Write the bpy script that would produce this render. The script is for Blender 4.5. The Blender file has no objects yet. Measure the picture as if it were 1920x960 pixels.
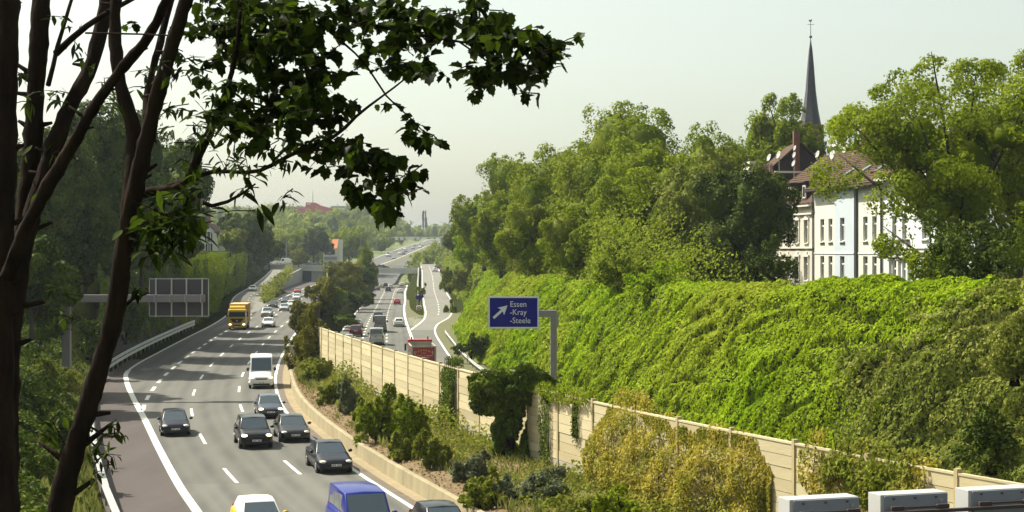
import bpy, bmesh, math, random
import numpy as np
from mathutils import Vector, Matrix, Euler
rng = np.random.default_rng(7)
random.seed(7)
R = math.radians
# ---------------------------------------------------------------- camera, sky, sun, exposure
scene = bpy.context.scene
C = scene.collection
F = 3000.0            # focal length in pixels of the 1920 px wide photograph
ZC = 11.1             # eye height above the near carriageway
HZ = 472.0            # horizon row
cam = bpy.data.cameras.new('camera')
cam.sensor_width = 36.0
cam.lens = 36.0 * F / 1920.0
cam.shift_y = (HZ - 480.0) / 1920.0
cam.clip_start = 0.5
cam.clip_end = 12000
camo = bpy.data.objects.new('camera', cam)
camo.location = (0, 0, ZC)
camo.rotation_euler = (R(90), 0, 0)
C.objects.link(camo)
scene.camera = camo
SUN = Vector((0.74, -0.42, -1.0)).normalized()      # direction the light travels
elev = math.asin(-SUN.z)
azim = math.atan2(-SUN.x, -SUN.y)                   # towards the sun, clockwise from +Y
world = bpy.data.worlds.new('World')
scene.world = world
world.use_nodes = True
wn = world.node_tree.nodes
wl = world.node_tree.links
sky = wn.new('ShaderNodeTexSky')
sky.sky_type = 'NISHITA'
sky.sun_disc = False
sky.sun_elevation = elev
sky.sun_rotation = azim
sky.air_density = 1.0
sky.dust_density = 2.5
sky.ozone_density = 1.0
hsv = wn.new('ShaderNodeHueSaturation')
hsv.inputs['Saturation'].default_value = 0.45
wl.new(sky.outputs[0], hsv.inputs['Color'])
bg = wn['Background']
bg.inputs['Strength'].default_value = 0.113
tint = wn.new('ShaderNodeMix'); tint.data_type = 'RGBA'; tint.blend_type = 'MULTIPLY'; tint.inputs[0].default_value = 1.0
tint.inputs[7].default_value = (1.0, 1.01, 0.85, 1)          # warm film stock: slightly green-yellow sky
wl.new(hsv.outputs[0], tint.inputs[6])
wl.new(tint.outputs[2], bg.inputs['Color'])
sl = bpy.data.lights.new('sun', 'SUN')
sl.energy = 5.0
sl.angle = R(0.53)
sl.color = (1.0, 0.93, 0.80)
so = bpy.data.objects.new('sun', sl)
so.rotation_euler = SUN.to_track_quat('-Z', 'Y').to_euler()
so.location = (-60, 60, 90)
C.objects.link(so)
scene.view_settings.view_transform = 'Standard'
scene.view_settings.look = 'None'
scene.view_settings.exposure = 0.78
scene.view_settings.gamma = 1.0
scene.render.engine = 'CYCLES'
scene.cycles.max_bounces = 6
scene.cycles.diffuse_bounces = 3
scene.cycles.glossy_bounces = 3
scene.cycles.transmission_bounces = 4
scene.cycles.volume_bounces = 0
scene.cycles.transparent_max_bounces = 6
scene.cycles.use_denoising = True

# ---------------------------------------------------------------- helpers
def hermite(pts):
    p = np.array(sorted(pts), float)
    x, y = p[:, 0], p[:, 1]
    d = np.diff(y) / np.diff(x)
    m = np.concatenate([[d[0]], (d[1:] + d[:-1]) / 2, [d[-1]]])
    def f(t):
        t = np.asarray(t, float)
        i = np.clip(np.searchsorted(x, t) - 1, 0, len(x) - 2)
        h = x[i + 1] - x[i]
        u = (t - x[i]) / h
        lin_lo = y[0] + m[0] * (t - x[0]); lin_hi = y[-1] + m[-1] * (t - x[-1])
        v = ((2*u**3 - 3*u**2 + 1) * y[i] + (u**3 - 2*u**2 + u) * h * m[i] + (-2*u**3 + 3*u**2) * y[i+1] + (u**3 - u**2) * h * m[i+1])
        return np.where(t < x[0], lin_lo, np.where(t > x[-1], lin_hi, v))
    return f
def lin(pts):
    p = np.array(sorted(pts), float)
    return lambda t: np.interp(t, p[:, 0], p[:, 1])
def at(x, y, Y):
    return Vector(((x - 960) * Y / F, Y, ZC - (y - HZ) * Y / F))
def on(x, y, z=0.0):
    """pixel -> point on a surface of height z (number or function of Y)"""
    Y = 300.0
    for _ in range(40):
        zz = z(Y) if callable(z) else z
        Y = 0.5 * Y + 0.5 * F * (ZC - zz) / max(y - HZ, 1e-3)
    return Vector(((x - 960) * Y / F, Y, float(z(Y) if callable(z) else z)))
def hash3(i, j, k):
    n = (i * 374761393 + j * 668265263 + k * 2147483647 + 1013904223).astype(np.int64)
    n = (n ^ (n >> 13)) * 1274126177
    n = n & 0x7fffffff
    n = (n ^ (n >> 16)) * 69069 & 0x7fffffff
    return (n & 0xffff) / 65535.0
def vnoise(p):
    p = np.asarray(p, float)
    i = np.floor(p).astype(np.int64); f = p - i
    f = f * f * (3 - 2 * f)
    r = 0
    for a in (0, 1):
        for b in (0, 1):
            for c in (0, 1):
                w = (f[:, 0] if a else 1 - f[:, 0]) * (f[:, 1] if b else 1 - f[:, 1]) * (f[:, 2] if c else 1 - f[:, 2])
                r = r + w * hash3(i[:, 0] + a, i[:, 1] + b, i[:, 2] + c)
    return r
def fbm(p, o=3):
    p = np.asarray(p, float); r = 0; a = 0.5; s = 0
    for k in range(o):
        r = r + a * vnoise(p * (2 ** k) + 17.3 * k); s += a; a *= 0.5
    return r / s

MATS = {}
def nt(name):
    m = bpy.data.materials.new(name); m.use_nodes = True
    MATS[name] = m
    return m, m.node_tree.nodes, m.node_tree.links, m.node_tree.nodes['Principled BSDF']
def mat(name, col, rough=0.7, vary=0.0, scale=1.0, bump=0.0, bscale=None, metal=0.0, emit=None, spec=None, col2=None, coat=0.0, detail=6.0, stretch=None, bdist=0.02, rand=False):
    m, n, l, b = nt(name)
    b.inputs['Base Color'].default_value = (*col, 1)
    b.inputs['Roughness'].default_value = rough
    b.inputs['Metallic'].default_value = metal
    if coat: b.inputs['Coat Weight'].default_value = coat; b.inputs['Coat Roughness'].default_value = 0.05
    if spec is not None: b.inputs['Specular IOR Level'].default_value = spec
    if emit: b.inputs['Emission Color'].default_value = (*emit[:3], 1); b.inputs['Emission Strength'].default_value = emit[3]
    if vary or bump or col2:
        tc = n.new('ShaderNodeTexCoord'); mp = n.new('ShaderNodeMapping')
        l.new(tc.outputs['Object'], mp.inputs[0])
        if stretch: mp.inputs['Scale'].default_value = stretch
        if rand:
            oi = n.new('ShaderNodeObjectInfo'); vm = n.new('ShaderNodeVectorMath'); vm.operation = 'SCALE'; vm.inputs[0].default_value = (37, 53, 71)
            l.new(oi.outputs['Random'], vm.inputs['Scale']); l.new(vm.outputs[0], mp.inputs['Location'])
        nz = n.new('ShaderNodeTexNoise'); nz.inputs['Scale'].default_value = scale; nz.inputs['Detail'].default_value = detail; nz.inputs['Roughness'].default_value = 0.65
        l.new(mp.outputs[0], nz.inputs['Vector'])
        cr = n.new('ShaderNodeValToRGB'); l.new(nz.outputs['Fac'], cr.inputs[0])
        c2 = col2 or tuple(min(1, c * (1 + vary)) for c in col); c1 = col if col2 else tuple(c * (1 - vary) for c in col)
        cr.color_ramp.elements[0].position = 0.32; cr.color_ramp.elements[1].position = 0.68
        cr.color_ramp.elements[0].color = (*c1, 1); cr.color_ramp.elements[1].color = (*c2, 1)
        if rand:
            hv = n.new('ShaderNodeHueSaturation'); mr = n.new('ShaderNodeMapRange'); mr.inputs[3].default_value = .86; mr.inputs[4].default_value = 1.08
            l.new(oi.outputs['Random'], mr.inputs[0]); l.new(mr.outputs[0], hv.inputs['Value']); l.new(cr.outputs[0], hv.inputs['Color']); l.new(hv.outputs[0], b.inputs['Base Color'])
        else: l.new(cr.outputs[0], b.inputs['Base Color'])
        if bump:
            nb = n.new('ShaderNodeTexNoise'); nb.inputs['Scale'].default_value = bscale or scale * 8; nb.inputs['Detail'].default_value = 4
            l.new(mp.outputs[0], nb.inputs['Vector'])
            bp = n.new('ShaderNodeBump'); bp.inputs['Strength'].default_value = bump; bp.inputs['Distance'].default_value = bdist
            l.new(nb.outputs['Fac'], bp.inputs['Height']); l.new(bp.outputs[0], b.inputs['Normal'])
    return m
def leafmat(name, c1, c2, c3, patch=None, pscale=0.15, trans=0.35, rough=0.55, amount=0.6):
    """per-leaf tint from the mesh attribute rnd, wide patches of another leaf colour by position"""
    m, n, l, b = nt(name)
    at_ = n.new('ShaderNodeAttribute'); at_.attribute_name = 'rnd'
    cr = n.new('ShaderNodeValToRGB'); l.new(at_.outputs['Fac'], cr.inputs[0])
    e = cr.color_ramp.elements
    e[0].color = (*c1, 1); e[1].color = (*c3, 1); k = e.new(0.5); k.color = (*c2, 1)
    out = cr.outputs[0]
    if patch:
        tc = n.new('ShaderNodeTexCoord'); nz = n.new('ShaderNodeTexNoise'); nz.inputs['Scale'].default_value = pscale; nz.inputs['Detail'].default_value = 4
        l.new(tc.outputs['Object'], nz.inputs['Vector'])
        r2 = n.new('ShaderNodeValToRGB'); l.new(nz.outputs['Fac'], r2.inputs[0])
        r2.color_ramp.elements[0].position = 0.45; r2.color_ramp.elements[1].position = 0.66
        r2.color_ramp.elements[0].color = (0, 0, 0, 1); r2.color_ramp.elements[1].color = (amount,) * 3 + (1,)
        mx = n.new('ShaderNodeMix'); mx.data_type = 'RGBA'
        l.new(r2.outputs[0], mx.inputs[0]); l.new(out, mx.inputs[6]); mx.inputs[7].default_value = (*patch, 1)
        out = mx.outputs[2]
    l.new(out, b.inputs['Base Color'])
    b.inputs['Roughness'].default_value = rough
    b.inputs['Specular IOR Level'].default_value = 0.04
    tr = n.new('ShaderNodeBsdfTranslucent'); l.new(out, tr.inputs['Color'])
    ms = n.new('ShaderNodeMixShader'); ms.inputs[0].default_value = trans
    o = n['Material Output']
    l.new(b.outputs[0], ms.inputs[1]); l.new(tr.outputs[0], ms.inputs[2]); l.new(ms.outputs[0], o.inputs['Surface'])
    return m

def tag(o, label=None, cat=None, group=None, kind=None):
    if label: o['label'] = label
    if cat: o['category'] = cat
    if group: o['group'] = group
    if kind: o['kind'] = kind
    return o
def thing(name, label, cat, loc=(0, 0, 0), rz=0.0, group=None):
    o = bpy.data.objects.new(name, None); C.objects.link(o)
    o.location = loc; o.rotation_euler = (0, 0, rz); o.empty_display_size = 0.3
    return tag(o, label, cat, group)
def link(name, me, m=None, parent=None, loc=None):
    o = bpy.data.objects.new(name, me); C.objects.link(o)
    if m is not None and len(me.materials) == 0: me.materials.append(MATS[m] if isinstance(m, str) else m)
    if parent is not None: o.parent = parent
    if loc is not None: o.location = loc
    return o
def copy_tree(o, parent=None):
    c = o.copy(); C.objects.link(c); c.parent = parent
    for ch in list(o.children): copy_tree(ch, c)
    return c
class MB:
    def __init__(s): s.v = []; s.f = []; s.sm = False
    def add(s, vs, fs):
        k = len(s.v); s.v += [tuple(v) for v in vs]; s.f += [tuple(i + k for i in f) for f in fs]; return s
    def box(s, c, d, M=None):
        x, y, z = (q / 2 for q in d)
        vs = [Vector((c[0] + a * x, c[1] + b * y, c[2] + e * z)) for a in (-1, 1) for b in (-1, 1) for e in (-1, 1)]
        if M is not None: vs = [M @ v for v in vs]
        return s.add(vs, [(0, 1, 3, 2), (4, 6, 7, 5), (0, 4, 5, 1), (2, 3, 7, 6), (0, 2, 6, 4), (1, 5, 7, 3)])
    def tube(s, pts, rad, n=8, cap=True):
        pts = [Vector(p) for p in pts]
        if not hasattr(rad, '__len__'): rad = [rad] * len(pts)
        k0 = len(s.v); ref = None
        for i, p in enumerate(pts):
            t = (pts[min(i + 1, len(pts) - 1)] - pts[max(i - 1, 0)]).normalized()
            if ref is None:
                ref = Vector((0, 0, 1)) if abs(t.z) < 0.9 else Vector((1, 0, 0))
            a = (ref - t * ref.dot(t)).normalized(); b = t.cross(a); ref = a
            for j in range(n):
                w = 2 * math.pi * j / n
                s.v.append(tuple(p + (a * math.cos(w) + b * math.sin(w)) * rad[i]))
        for i in range(len(pts) - 1):
            for j in range(n):
                q = k0 + i * n
                s.f.append((q + j, q + (j + 1) % n, q + n + (j + 1) % n, q + n + j))
        if cap:
            s.f.append(tuple(k0 + j for j in reversed(range(n)))); q = k0 + (len(pts) - 1) * n
            s.f.append(tuple(q + j for j in range(n)))
        return s
    def prism(s, poly, d0, d1, M=None):
        """poly in local (x,z), extruded along y from d0 to d1"""
        n = len(poly)
        vs = [Vector((p[0], d0, p[1])) for p in poly] + [Vector((p[0], d1, p[1])) for p in poly]
        if M is not None: vs = [M @ v for v in vs]
        return s.add(vs, [tuple(range(n)), tuple(reversed(range(n, 2 * n)))] + [((i + 1) % n, i, n + i, n + (i + 1) % n) for i in range(n)])
    def ell(s, c, r, n=8, m=6, M=None):
        k = len(s.v); vs = [Vector((c[0], c[1], c[2] - r[2]))]
        for i in range(1, m):
            a = -math.pi / 2 + math.pi * i / m
            for j in range(n):
                w = 2 * math.pi * j / n
                vs.append(Vector((c[0] + r[0] * math.cos(a) * math.cos(w), c[1] + r[1] * math.cos(a) * math.sin(w), c[2] + r[2] * math.sin(a))))
        vs.append(Vector((c[0], c[1], c[2] + r[2])))
        if M is not None: vs = [M @ v for v in vs]
        fs = [(0, 1 + (j + 1) % n, 1 + j) for j in range(n)]
        for i in range(m - 2):
            for j in range(n):
                q = 1 + i * n
                fs.append((q + j, q + (j + 1) % n, q + n + (j + 1) % n, q + n + j))
        q = 1 + (m - 2) * n; t = len(vs) - 1
        fs += [(q + j, q + (j + 1) % n, t) for j in range(n)]
        return s.add(vs, fs)
    def mesh(s, name, smooth=None, bevel=0):
        me = bpy.data.meshes.new(name); me.from_pydata(s.v, [], s.f); me.validate()
        bm = bmesh.new(); bm.from_mesh(me)
        bmesh.ops.recalc_face_normals(bm, faces=bm.faces[:])
        if bevel:
            bmesh.ops.bevel(bm, geom=[e for e in bm.edges if e.calc_face_angle(0) > 0.5], offset=bevel, segments=2, profile=0.5, affect='EDGES', clamp_overlap=True)
        bm.to_mesh(me); bm.free()
        if s.sm if smooth is None else smooth: me.polygons.foreach_set('use_smooth', [True] * len(me.polygons))
        return me
    def build(s, name, m, parent=None, smooth=None, bevel=0, loc=None):
        return link(name, s.mesh(name, smooth, bevel), m, parent, loc)
def npmesh(name, V, Fq, rnd=None, smooth=False):
    V = np.ascontiguousarray(V, np.float32); Fq = np.ascontiguousarray(Fq, np.int32)
    me = bpy.data.meshes.new(name)
    k = Fq.shape[1]
    me.vertices.add(len(V)); me.vertices.foreach_set('co', V.ravel())
    me.loops.add(Fq.size); me.loops.foreach_set('vertex_index', Fq.ravel())
    me.polygons.add(len(Fq)); me.polygons.foreach_set('loop_start', np.arange(0, Fq.size, k, dtype=np.int32))
    if smooth: me.polygons.foreach_set('use_smooth', np.ones(len(Fq), bool))
    if rnd is not None:
        a = me.attributes.new('rnd', 'FLOAT', 'POINT'); a.data.foreach_set('value', np.ascontiguousarray(rnd, np.float32))
    me.update(); me.validate()
    return me
def unit(a): return a / np.maximum(np.linalg.norm(a, axis=1, keepdims=True), 1e-9)
def leaves(P, N, s, aspect=0.62, droop=0.0):
    """quads (rhombs folded along the midrib) at P with normals N and lengths s"""
    n = len(P)
    N = unit(N); t = rng.normal(size=(n, 3)); t[:, 2] -= droop
    t = unit(t - N * np.sum(t * N, 1, keepdims=True)); b = np.cross(N, t)
    s = np.broadcast_to(np.asarray(s, float), (n,))[:, None]
    fold = N * s * 0.12
    V = np.stack([P - t * s * .5, P + b * s * .5 * aspect + fold - t * s * .05, P + t * s * .5, P - b * s * .5 * aspect + fold - t * s * .05], 1).reshape(-1, 3)
    Fq = np.arange(4 * n).reshape(n, 4)
    rnd = np.repeat(np.clip(rng.normal(.5, .22, n), 0, 1), 4)
    return V, Fq, rnd
def join(parts):
    V = []; Fq = []; r = []; k = 0
    for a, b, c in parts:
        V.append(a); Fq.append(b + k); r.append(c); k += len(a)
    return np.concatenate(V), np.concatenate(Fq), np.concatenate(r)
def blob_points(n, ctr, rad, nl=9, lobe=(.35, .55), clusters=26, spread=.17, seed=0, top=0.15, reach=(.38, .68)):
    """leaf positions for a crown: lobes, twig clusters on the lobes, leaves round the clusters"""
    g = np.random.default_rng(seed)
    rad = np.array(rad, float); ctr = np.array(ctr, float)
    d = unit(g.normal(size=(nl, 3)) + [0, 0, top]); rr = g.uniform(*reach, nl)[:, None]
    lc = d * rr; lr = g.uniform(*lobe, nl)
    lc = np.concatenate([lc, [[0, 0, 0]]]); lr = np.concatenate([lr, [0.5]]); nl += 1
    ci = g.choice(nl, nl * clusters, p=lr ** 2 / np.sum(lr ** 2))
    cd = unit(g.normal(size=(len(ci), 3)) + [0, 0, .25])
    cp = lc[ci] + cd * (lr[ci] * g.uniform(.82, 1.12, len(ci)))[:, None]
    # drop clusters buried in other lobes
    dist = np.linalg.norm(cp[:, None] - lc[None], axis=2) / lr[None]
    dist[np.arange(len(ci)), ci] = 9
    keep = dist.min(1) > .80
    cp = cp[keep]; cd = cd[keep]
    w = g.uniform(.4, 1.6, len(cp)); k = g.choice(len(cp), n, p=w / w.sum())
    off = g.normal(size=(n, 3)) * spread * np.array([1, 1, .7])
    P = cp[k] + off
    sc = 1 / np.maximum(np.percentile(np.abs(P), 97.5, axis=0), .3)
    P = P * sc; lc = lc * sc
    N = cd[k] * .7 + unit(off) * .5 + g.normal(size=(n, 3)) * .45 + [0, 0, .35]
    return ctr + P * rad, N / rad * rad.mean(), lc * rad + ctr, lr * rad.mean()

def sphere_lobe(c, r, n=9, m=6, seed=0, amp=.18):
    g = np.random.default_rng(seed)
    th = np.linspace(-math.pi / 2, math.pi / 2, m + 1); ph = np.arange(n) * 2 * math.pi / n
    A, B = np.meshgrid(th, ph, indexing='ij')
    D = np.stack([np.cos(A) * np.cos(B), np.cos(A) * np.sin(B), np.sin(A)], 2).reshape(-1, 3)
    V = np.asarray(c) + D * r * (1 + g.uniform(-amp, amp, (len(D), 1)))
    Fq = np.array([(i * n + j, i * n + (j + 1) % n, (i + 1) * n + (j + 1) % n, (i + 1) * n + j) for i in range(m) for j in range(n)])
    return V, Fq
def crown_mesh(name, n, ctr, rad, leaf, nl=9, lobe=(.34, .50), sub=11, subr=(.11, .19), seed=0, core=.80, aspect=.66, reach=(.42, .66), zmin=None, droop=.25, jitter=.36, under=.45, raw=False):
    """foliage as lobes carrying many leaf clumps; each lobe holds an added dark core that blocks light inside"""
    g = np.random.default_rng(seed); rad = np.array(rad, float); ctr = np.array(ctr, float)
    d = unit(g.normal(size=(nl, 3)) * [1, 1, .9] + [0, 0, .12])
    lc = np.concatenate([d * g.uniform(*reach, nl)[:, None], [[0, 0, 0]]]); lr = np.concatenate([g.uniform(*lobe, nl), [.42]])
    bi = np.repeat(np.arange(nl + 1), sub)
    bd = unit(g.normal(size=(len(bi), 3)) + lc[bi] * 1.6 + [0, 0, .15])
    sc = lc[bi] + bd * (lr[bi] * g.uniform(.75, 1.05, len(bi)))[:, None]; sr = g.uniform(*subr, len(bi)) * g.choice([.7, 1, 1.25], len(bi))
    dist = np.linalg.norm(sc[:, None] - lc[None], axis=2) / lr[None]; dist[np.arange(len(bi)), bi] = 9
    k = dist.min(1) > .72; sc, sr, bd = sc[k], sr[k], bd[k]
    ext = np.maximum(np.percentile(np.abs(sc) + sr[:, None] * .7, 98, axis=0), .3); scl = 1 / ext
    lc = lc * scl; sc = sc * scl; lr_ = lr * scl.mean(); sr = sr * scl.mean()
    w = sr ** 2; i = g.choice(len(sc), n, p=w / w.sum())
    dd = unit(bd[i] * .55 + [0, 0, .22] + g.normal(size=(n, 3)) * .75)
    P = sc[i] + dd * (sr[i] * g.uniform(.62, 1.12, n) ** 1.0)[:, None]
    N = dd * .95 + g.normal(size=(n, 3)) * jitter
    # an under-layer of leaves that closes the surface of every lobe
    nb_ = int(n * under); w = lr_ ** 2; i2 = g.choice(len(lc), nb_, p=w / w.sum())
    d2 = unit(g.normal(size=(nb_, 3)) + [0, 0, .12]); P2 = lc[i2] + d2 * (lr_[i2] * g.uniform(max(core, .5) * .96, 1.0, nb_))[:, None]
    dist = np.linalg.norm(P2[:, None] - lc[None], axis=2) / lr_[None]; k2 = (dist < max(core, .5) * .9).sum(1) == 0
    P2, d2 = P2[k2], d2[k2]
    P = np.concatenate([P, P2]); N = np.concatenate([N, d2 * .9 + g.normal(size=d2.shape) * jitter * 1.2]); n = len(P)
    i = np.concatenate([i, g.integers(0, len(sc), len(P2))])
    P = ctr + P * rad
    if zmin is not None: P[:, 2] = np.maximum(P[:, 2], zmin + g.uniform(0, .5, n) * min(1, rad[2]))
    parts = [leaves(P, N, leaf * g.uniform(.65, 1.35, n), aspect, droop)]
    # shaded side clumps get the darker leaves of that clump only through light; tint is random per leaf and per clump
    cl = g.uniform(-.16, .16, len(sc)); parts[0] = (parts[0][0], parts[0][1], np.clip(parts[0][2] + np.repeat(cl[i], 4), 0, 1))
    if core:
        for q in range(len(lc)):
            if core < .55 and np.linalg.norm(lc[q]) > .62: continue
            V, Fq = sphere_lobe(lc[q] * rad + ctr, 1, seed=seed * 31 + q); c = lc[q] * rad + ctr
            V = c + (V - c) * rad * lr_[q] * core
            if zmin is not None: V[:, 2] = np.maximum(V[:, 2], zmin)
            parts.append((V, Fq, np.full(len(V), .22)))  # dark tint of the core stands in for the crown's inner shade
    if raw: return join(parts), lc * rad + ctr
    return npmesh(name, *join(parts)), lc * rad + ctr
# ---------------------------------------------------------------- materials
mat('asphalt', (.105, .104, .088), .85, col2=(.135, .133, .112), scale=.35, bump=.25, bscale=40, stretch=(1, .18, 1), bdist=.006)
mat('asphalt_old', (.050, .039, .035), .9, col2=(.072, .056, .050), scale=.4, bump=.3, bscale=40, stretch=(1, .25, 1), bdist=.006)
mat('ramp_asphalt', (.15, .145, .12), .88, col2=(.18, .175, .145), scale=.3, bump=.2, bscale=40, stretch=(1, .2, 1), bdist=.006)
def worn(m):
    n, l = m.node_tree.nodes, m.node_tree.links; b = n['Principled BSDF']; src = b.inputs['Base Color'].links[0].from_socket
    at_ = n.new('ShaderNodeAttribute'); at_.attribute_name = 'rnd'; nz = n.new('ShaderNodeTexNoise'); tc = n.new('ShaderNodeTexCoord'); mp = n.new('ShaderNodeMapping'); mp.inputs['Scale'].default_value = (.8, .05, 1); nz.inputs['Scale'].default_value = 1.0
    l.new(tc.outputs['Object'], mp.inputs[0]); l.new(mp.outputs[0], nz.inputs['Vector'])
    mu = n.new('ShaderNodeMath'); mu.operation = 'MULTIPLY'; l.new(at_.outputs['Fac'], mu.inputs[0]); l.new(nz.outputs['Fac'], mu.inputs[1])
    mx = n.new('ShaderNodeMix'); mx.data_type = 'RGBA'; mx.blend_type = 'MULTIPLY'; l.new(mu.outputs[0], mx.inputs[0]); l.new(src, mx.inputs[6]); mx.inputs[7].default_value = (.34, .34, .36, 1)
    # tarred repair seams and patches with a shape of their own
    vo = n.new('ShaderNodeTexVoronoi'); vo.inputs['Scale'].default_value = .035; vo.distance = 'CHEBYCHEV'; l.new(tc.outputs['Object'], vo.inputs['Vector'])
    hs = n.new('ShaderNodeHueSaturation'); l.new(mx.outputs[2], hs.inputs['Color']); mr = n.new('ShaderNodeMapRange'); mr.inputs[3].default_value = .88; mr.inputs[4].default_value = 1.1
    sx = n.new('ShaderNodeSeparateColor'); l.new(vo.outputs['Color'], sx.inputs[0]); l.new(sx.outputs[0], mr.inputs[0]); l.new(mr.outputs[0], hs.inputs['Value'])
    l.new(hs.outputs[0], b.inputs['Base Color'])
worn(MATS['asphalt'])
mat('paint', (.72, .72, .66), .6, vary=.10, scale=2.5)
mat('asphalt_far', (.085, .085, .08), .9, vary=.1, scale=.2)
mat('concrete', (.30, .255, .15), .9, vary=.22, scale=.9, bump=.4, bscale=12, stretch=(1, 1, .35))
mat('concrete_grey', (.30, .30, .26), .9, vary=.2, scale=.5, bump=.3, bscale=10, stretch=(1, 1, .4))
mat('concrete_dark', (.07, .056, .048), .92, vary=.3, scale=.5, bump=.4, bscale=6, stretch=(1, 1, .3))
mat('dust', (.27, .215, .125), .95, vary=.22, scale=1.3, bump=.5, bscale=14)
mat('gutter', (.13, .10, .07), .9, vary=.25, scale=1.5)
mat('litter', (.13, .088, .040), .95, col2=(.21, .15, .075), scale=5, bump=.9, bscale=9, bdist=.08)
mat('soil', (.018, .026, .005), .97, col2=(.038, .042, .010), scale=.8, bump=.8, bscale=5, bdist=.1, spec=.0)  # dark green so gaps between the ivy leaves read as deep shade
mat('far_ground', (.09, .12, .035), .97, col2=(.15, .17, .05), scale=.03)
mat('dry_grass', (.13, .115, .05), .95, col2=(.085, .10, .03), scale=.6, bump=.8, bscale=8, bdist=.08)
mat('galv', (.50, .50, .48), .45, vary=.12, scale=1.2, metal=.55)
mat('galv_dull', (.33, .32, .31), .6, vary=.12, scale=1.0, metal=.35)
mat('board', (.47, .405, .235), .85, col2=(.55, .485, .30), scale=.7, bump=.35, bscale=9, stretch=(.35, .35, 2.2), rand=True)
mat('board_worn', (.40, .335, .19), .88, col2=(.50, .43, .26), scale=.9, bump=.35, bscale=9, stretch=(.3, .3, 2.0), rand=True)
mat('board_base', (.33, .31, .235), .9, col2=(.42, .39, .29), scale=.8, bump=.4, bscale=9, stretch=(.5, .5, 1.5), rand=True)
mat('post_tan', (.42, .34, .18), .7, vary=.12, scale=1.0)
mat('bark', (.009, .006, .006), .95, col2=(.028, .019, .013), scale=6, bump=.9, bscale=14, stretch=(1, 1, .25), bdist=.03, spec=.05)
mat('bark_dark', (.035, .026, .020), .95, col2=(.06, .048, .034), scale=3, bump=.7, bscale=7, stretch=(1, 1, .3), bdist=.05)
leafmat('ivy', (.10, .18, .002), (.215, .335, .003), (.36, .47, .010), patch=(.31, .33, .03), pscale=.055, trans=.36, amount=.6)
leafmat('leaf_mid', (.080, .120, .004), (.165, .225, .007), (.29, .35, .014), patch=(.23, .25, .022), pscale=.25, trans=.36)
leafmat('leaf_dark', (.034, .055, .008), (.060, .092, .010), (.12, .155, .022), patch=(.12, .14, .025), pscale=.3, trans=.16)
leafmat('leaf_lime', (.12, .165, .004), (.21, .27, .007), (.31, .37, .018), patch=(.13, .18, .02), pscale=.3, trans=.4)
leafmat('leaf_knot', (.10, .135, .012), (.18, .21, .026), (.34, .34, .09), patch=(.11, .15, .02), pscale=.4, trans=.33)
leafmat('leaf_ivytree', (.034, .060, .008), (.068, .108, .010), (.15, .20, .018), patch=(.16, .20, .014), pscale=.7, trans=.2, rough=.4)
leafmat('leaf_yellow', (.21, .18, .016), (.38, .32, .035), (.60, .54, .14), patch=(.17, .20, .015), pscale=.9, trans=.4, amount=.8)
leafmat('leaf_shrub', (.10, .14, .010), (.17, .21, .018), (.28, .30, .05), patch=(.25, .22, .045), pscale=.6, trans=.36)
leafmat('leaf_grey', (.10, .13, .06), (.14, .165, .085), (.21, .23, .13), trans=.3)
leafmat('leaf_brown', (.10, .11, .010), (.17, .17, .016), (.26, .22, .026), patch=(.07, .10, .015), pscale=.4, trans=.33)
leafmat('leaf_left', (.022, .040, .004), (.046, .075, .006), (.12, .165, .012), patch=(.13, .18, .010), pscale=.3, trans=.2)  # dark tones stand in for the wood's shade, lighter patches for sunlit leaves
leafmat('leaf_far', (.09, .13, .012), (.16, .21, .018), (.25, .30, .03), patch=(.28, .31, .03), pscale=.03, trans=.3, amount=.9)
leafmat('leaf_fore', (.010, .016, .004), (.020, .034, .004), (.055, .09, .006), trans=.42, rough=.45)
leafmat('grass_blade', (.12, .16, .03), (.19, .21, .05), (.30, .27, .09), trans=.4)

# ---------------------------------------------------------------- plan of the roads: X as a function of Y
LL = hermite([(30, -2.5), (50, -8), (68.5, -13.5), (74.3, -15.3), (88.1, -19.3), (108, -24.9), (122, -28.9), (137, -33.0), (146, -35.2), (154, -36.5), (177, -39), (207, -42), (245, -45.7), (282, -50.2), (300, -53), (360, -62.4), (430, -69.7), (520, -80), (600, -90)])
RL = hermite([(30, 8.4), (40, 5), (50, 1.8), (60, -1.4), (68.7, -4.1), (80.6, -7.8), (94.1, -11.6), (113, -16.1), (134, -19.8), (152.7, -22.4), (182, -25.8), (215, -29.2), (282, -35), (432, -47.5), (537, -55), (620, -60)])
GL = hermite([(250, -43.4), (280, -45.9), (350, -52.2), (432, -59), (537, -66), (620, -71)])        # main left line beyond the gore
SL = hermite([(10, 0), (30, -5.5), (55, -13), (68.5, -17.3), (88, -23), (108, -28.5), (118, -31), (130, -34), (144, -36.4), (163, -39), (217, -44.7), (245, -47.2), (282, -51.8), (300, -54.5), (360, -64), (430, -71.3), (520, -81.6), (600, -91.6)])
RMPR = hermite([(320, -49.8), (360, -55.8), (430, -63.6), (520, -74), (600, -84)])                   # right kerb of the left ramp
WALL = lambda Y: RL(Y) + 1.35
BAR = hermite([(143.6, -17.6), (125.6, -12.9), (110, -8.6), (97.6, -5), (89.3, -2.4), (75.6, 2.1), (72.8, 3.1), (61.3, 7.5), (56.9, 9.4), (53, 11.1), (49.3, 12.9), (44, 15.6)])
R2 = hermite([(30, 22.5), (44, 17), (61, 9), (75, 3.8), (98, -3.3), (125, -11.2), (144, -15.8), (180, -20.6), (241, -25.8), (400, -36.8), (520, -45), (620, -51.5)])
M2 = hermite([(45, 24.5), (61, 17), (75, 11.6), (98, 4.5), (125, -2.6), (160, -8.2), (200, -12), (232, -14.6), (290, -19.3), (350, -23.6), (419, -28), (500, -33.5), (600, -39.5)])
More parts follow.
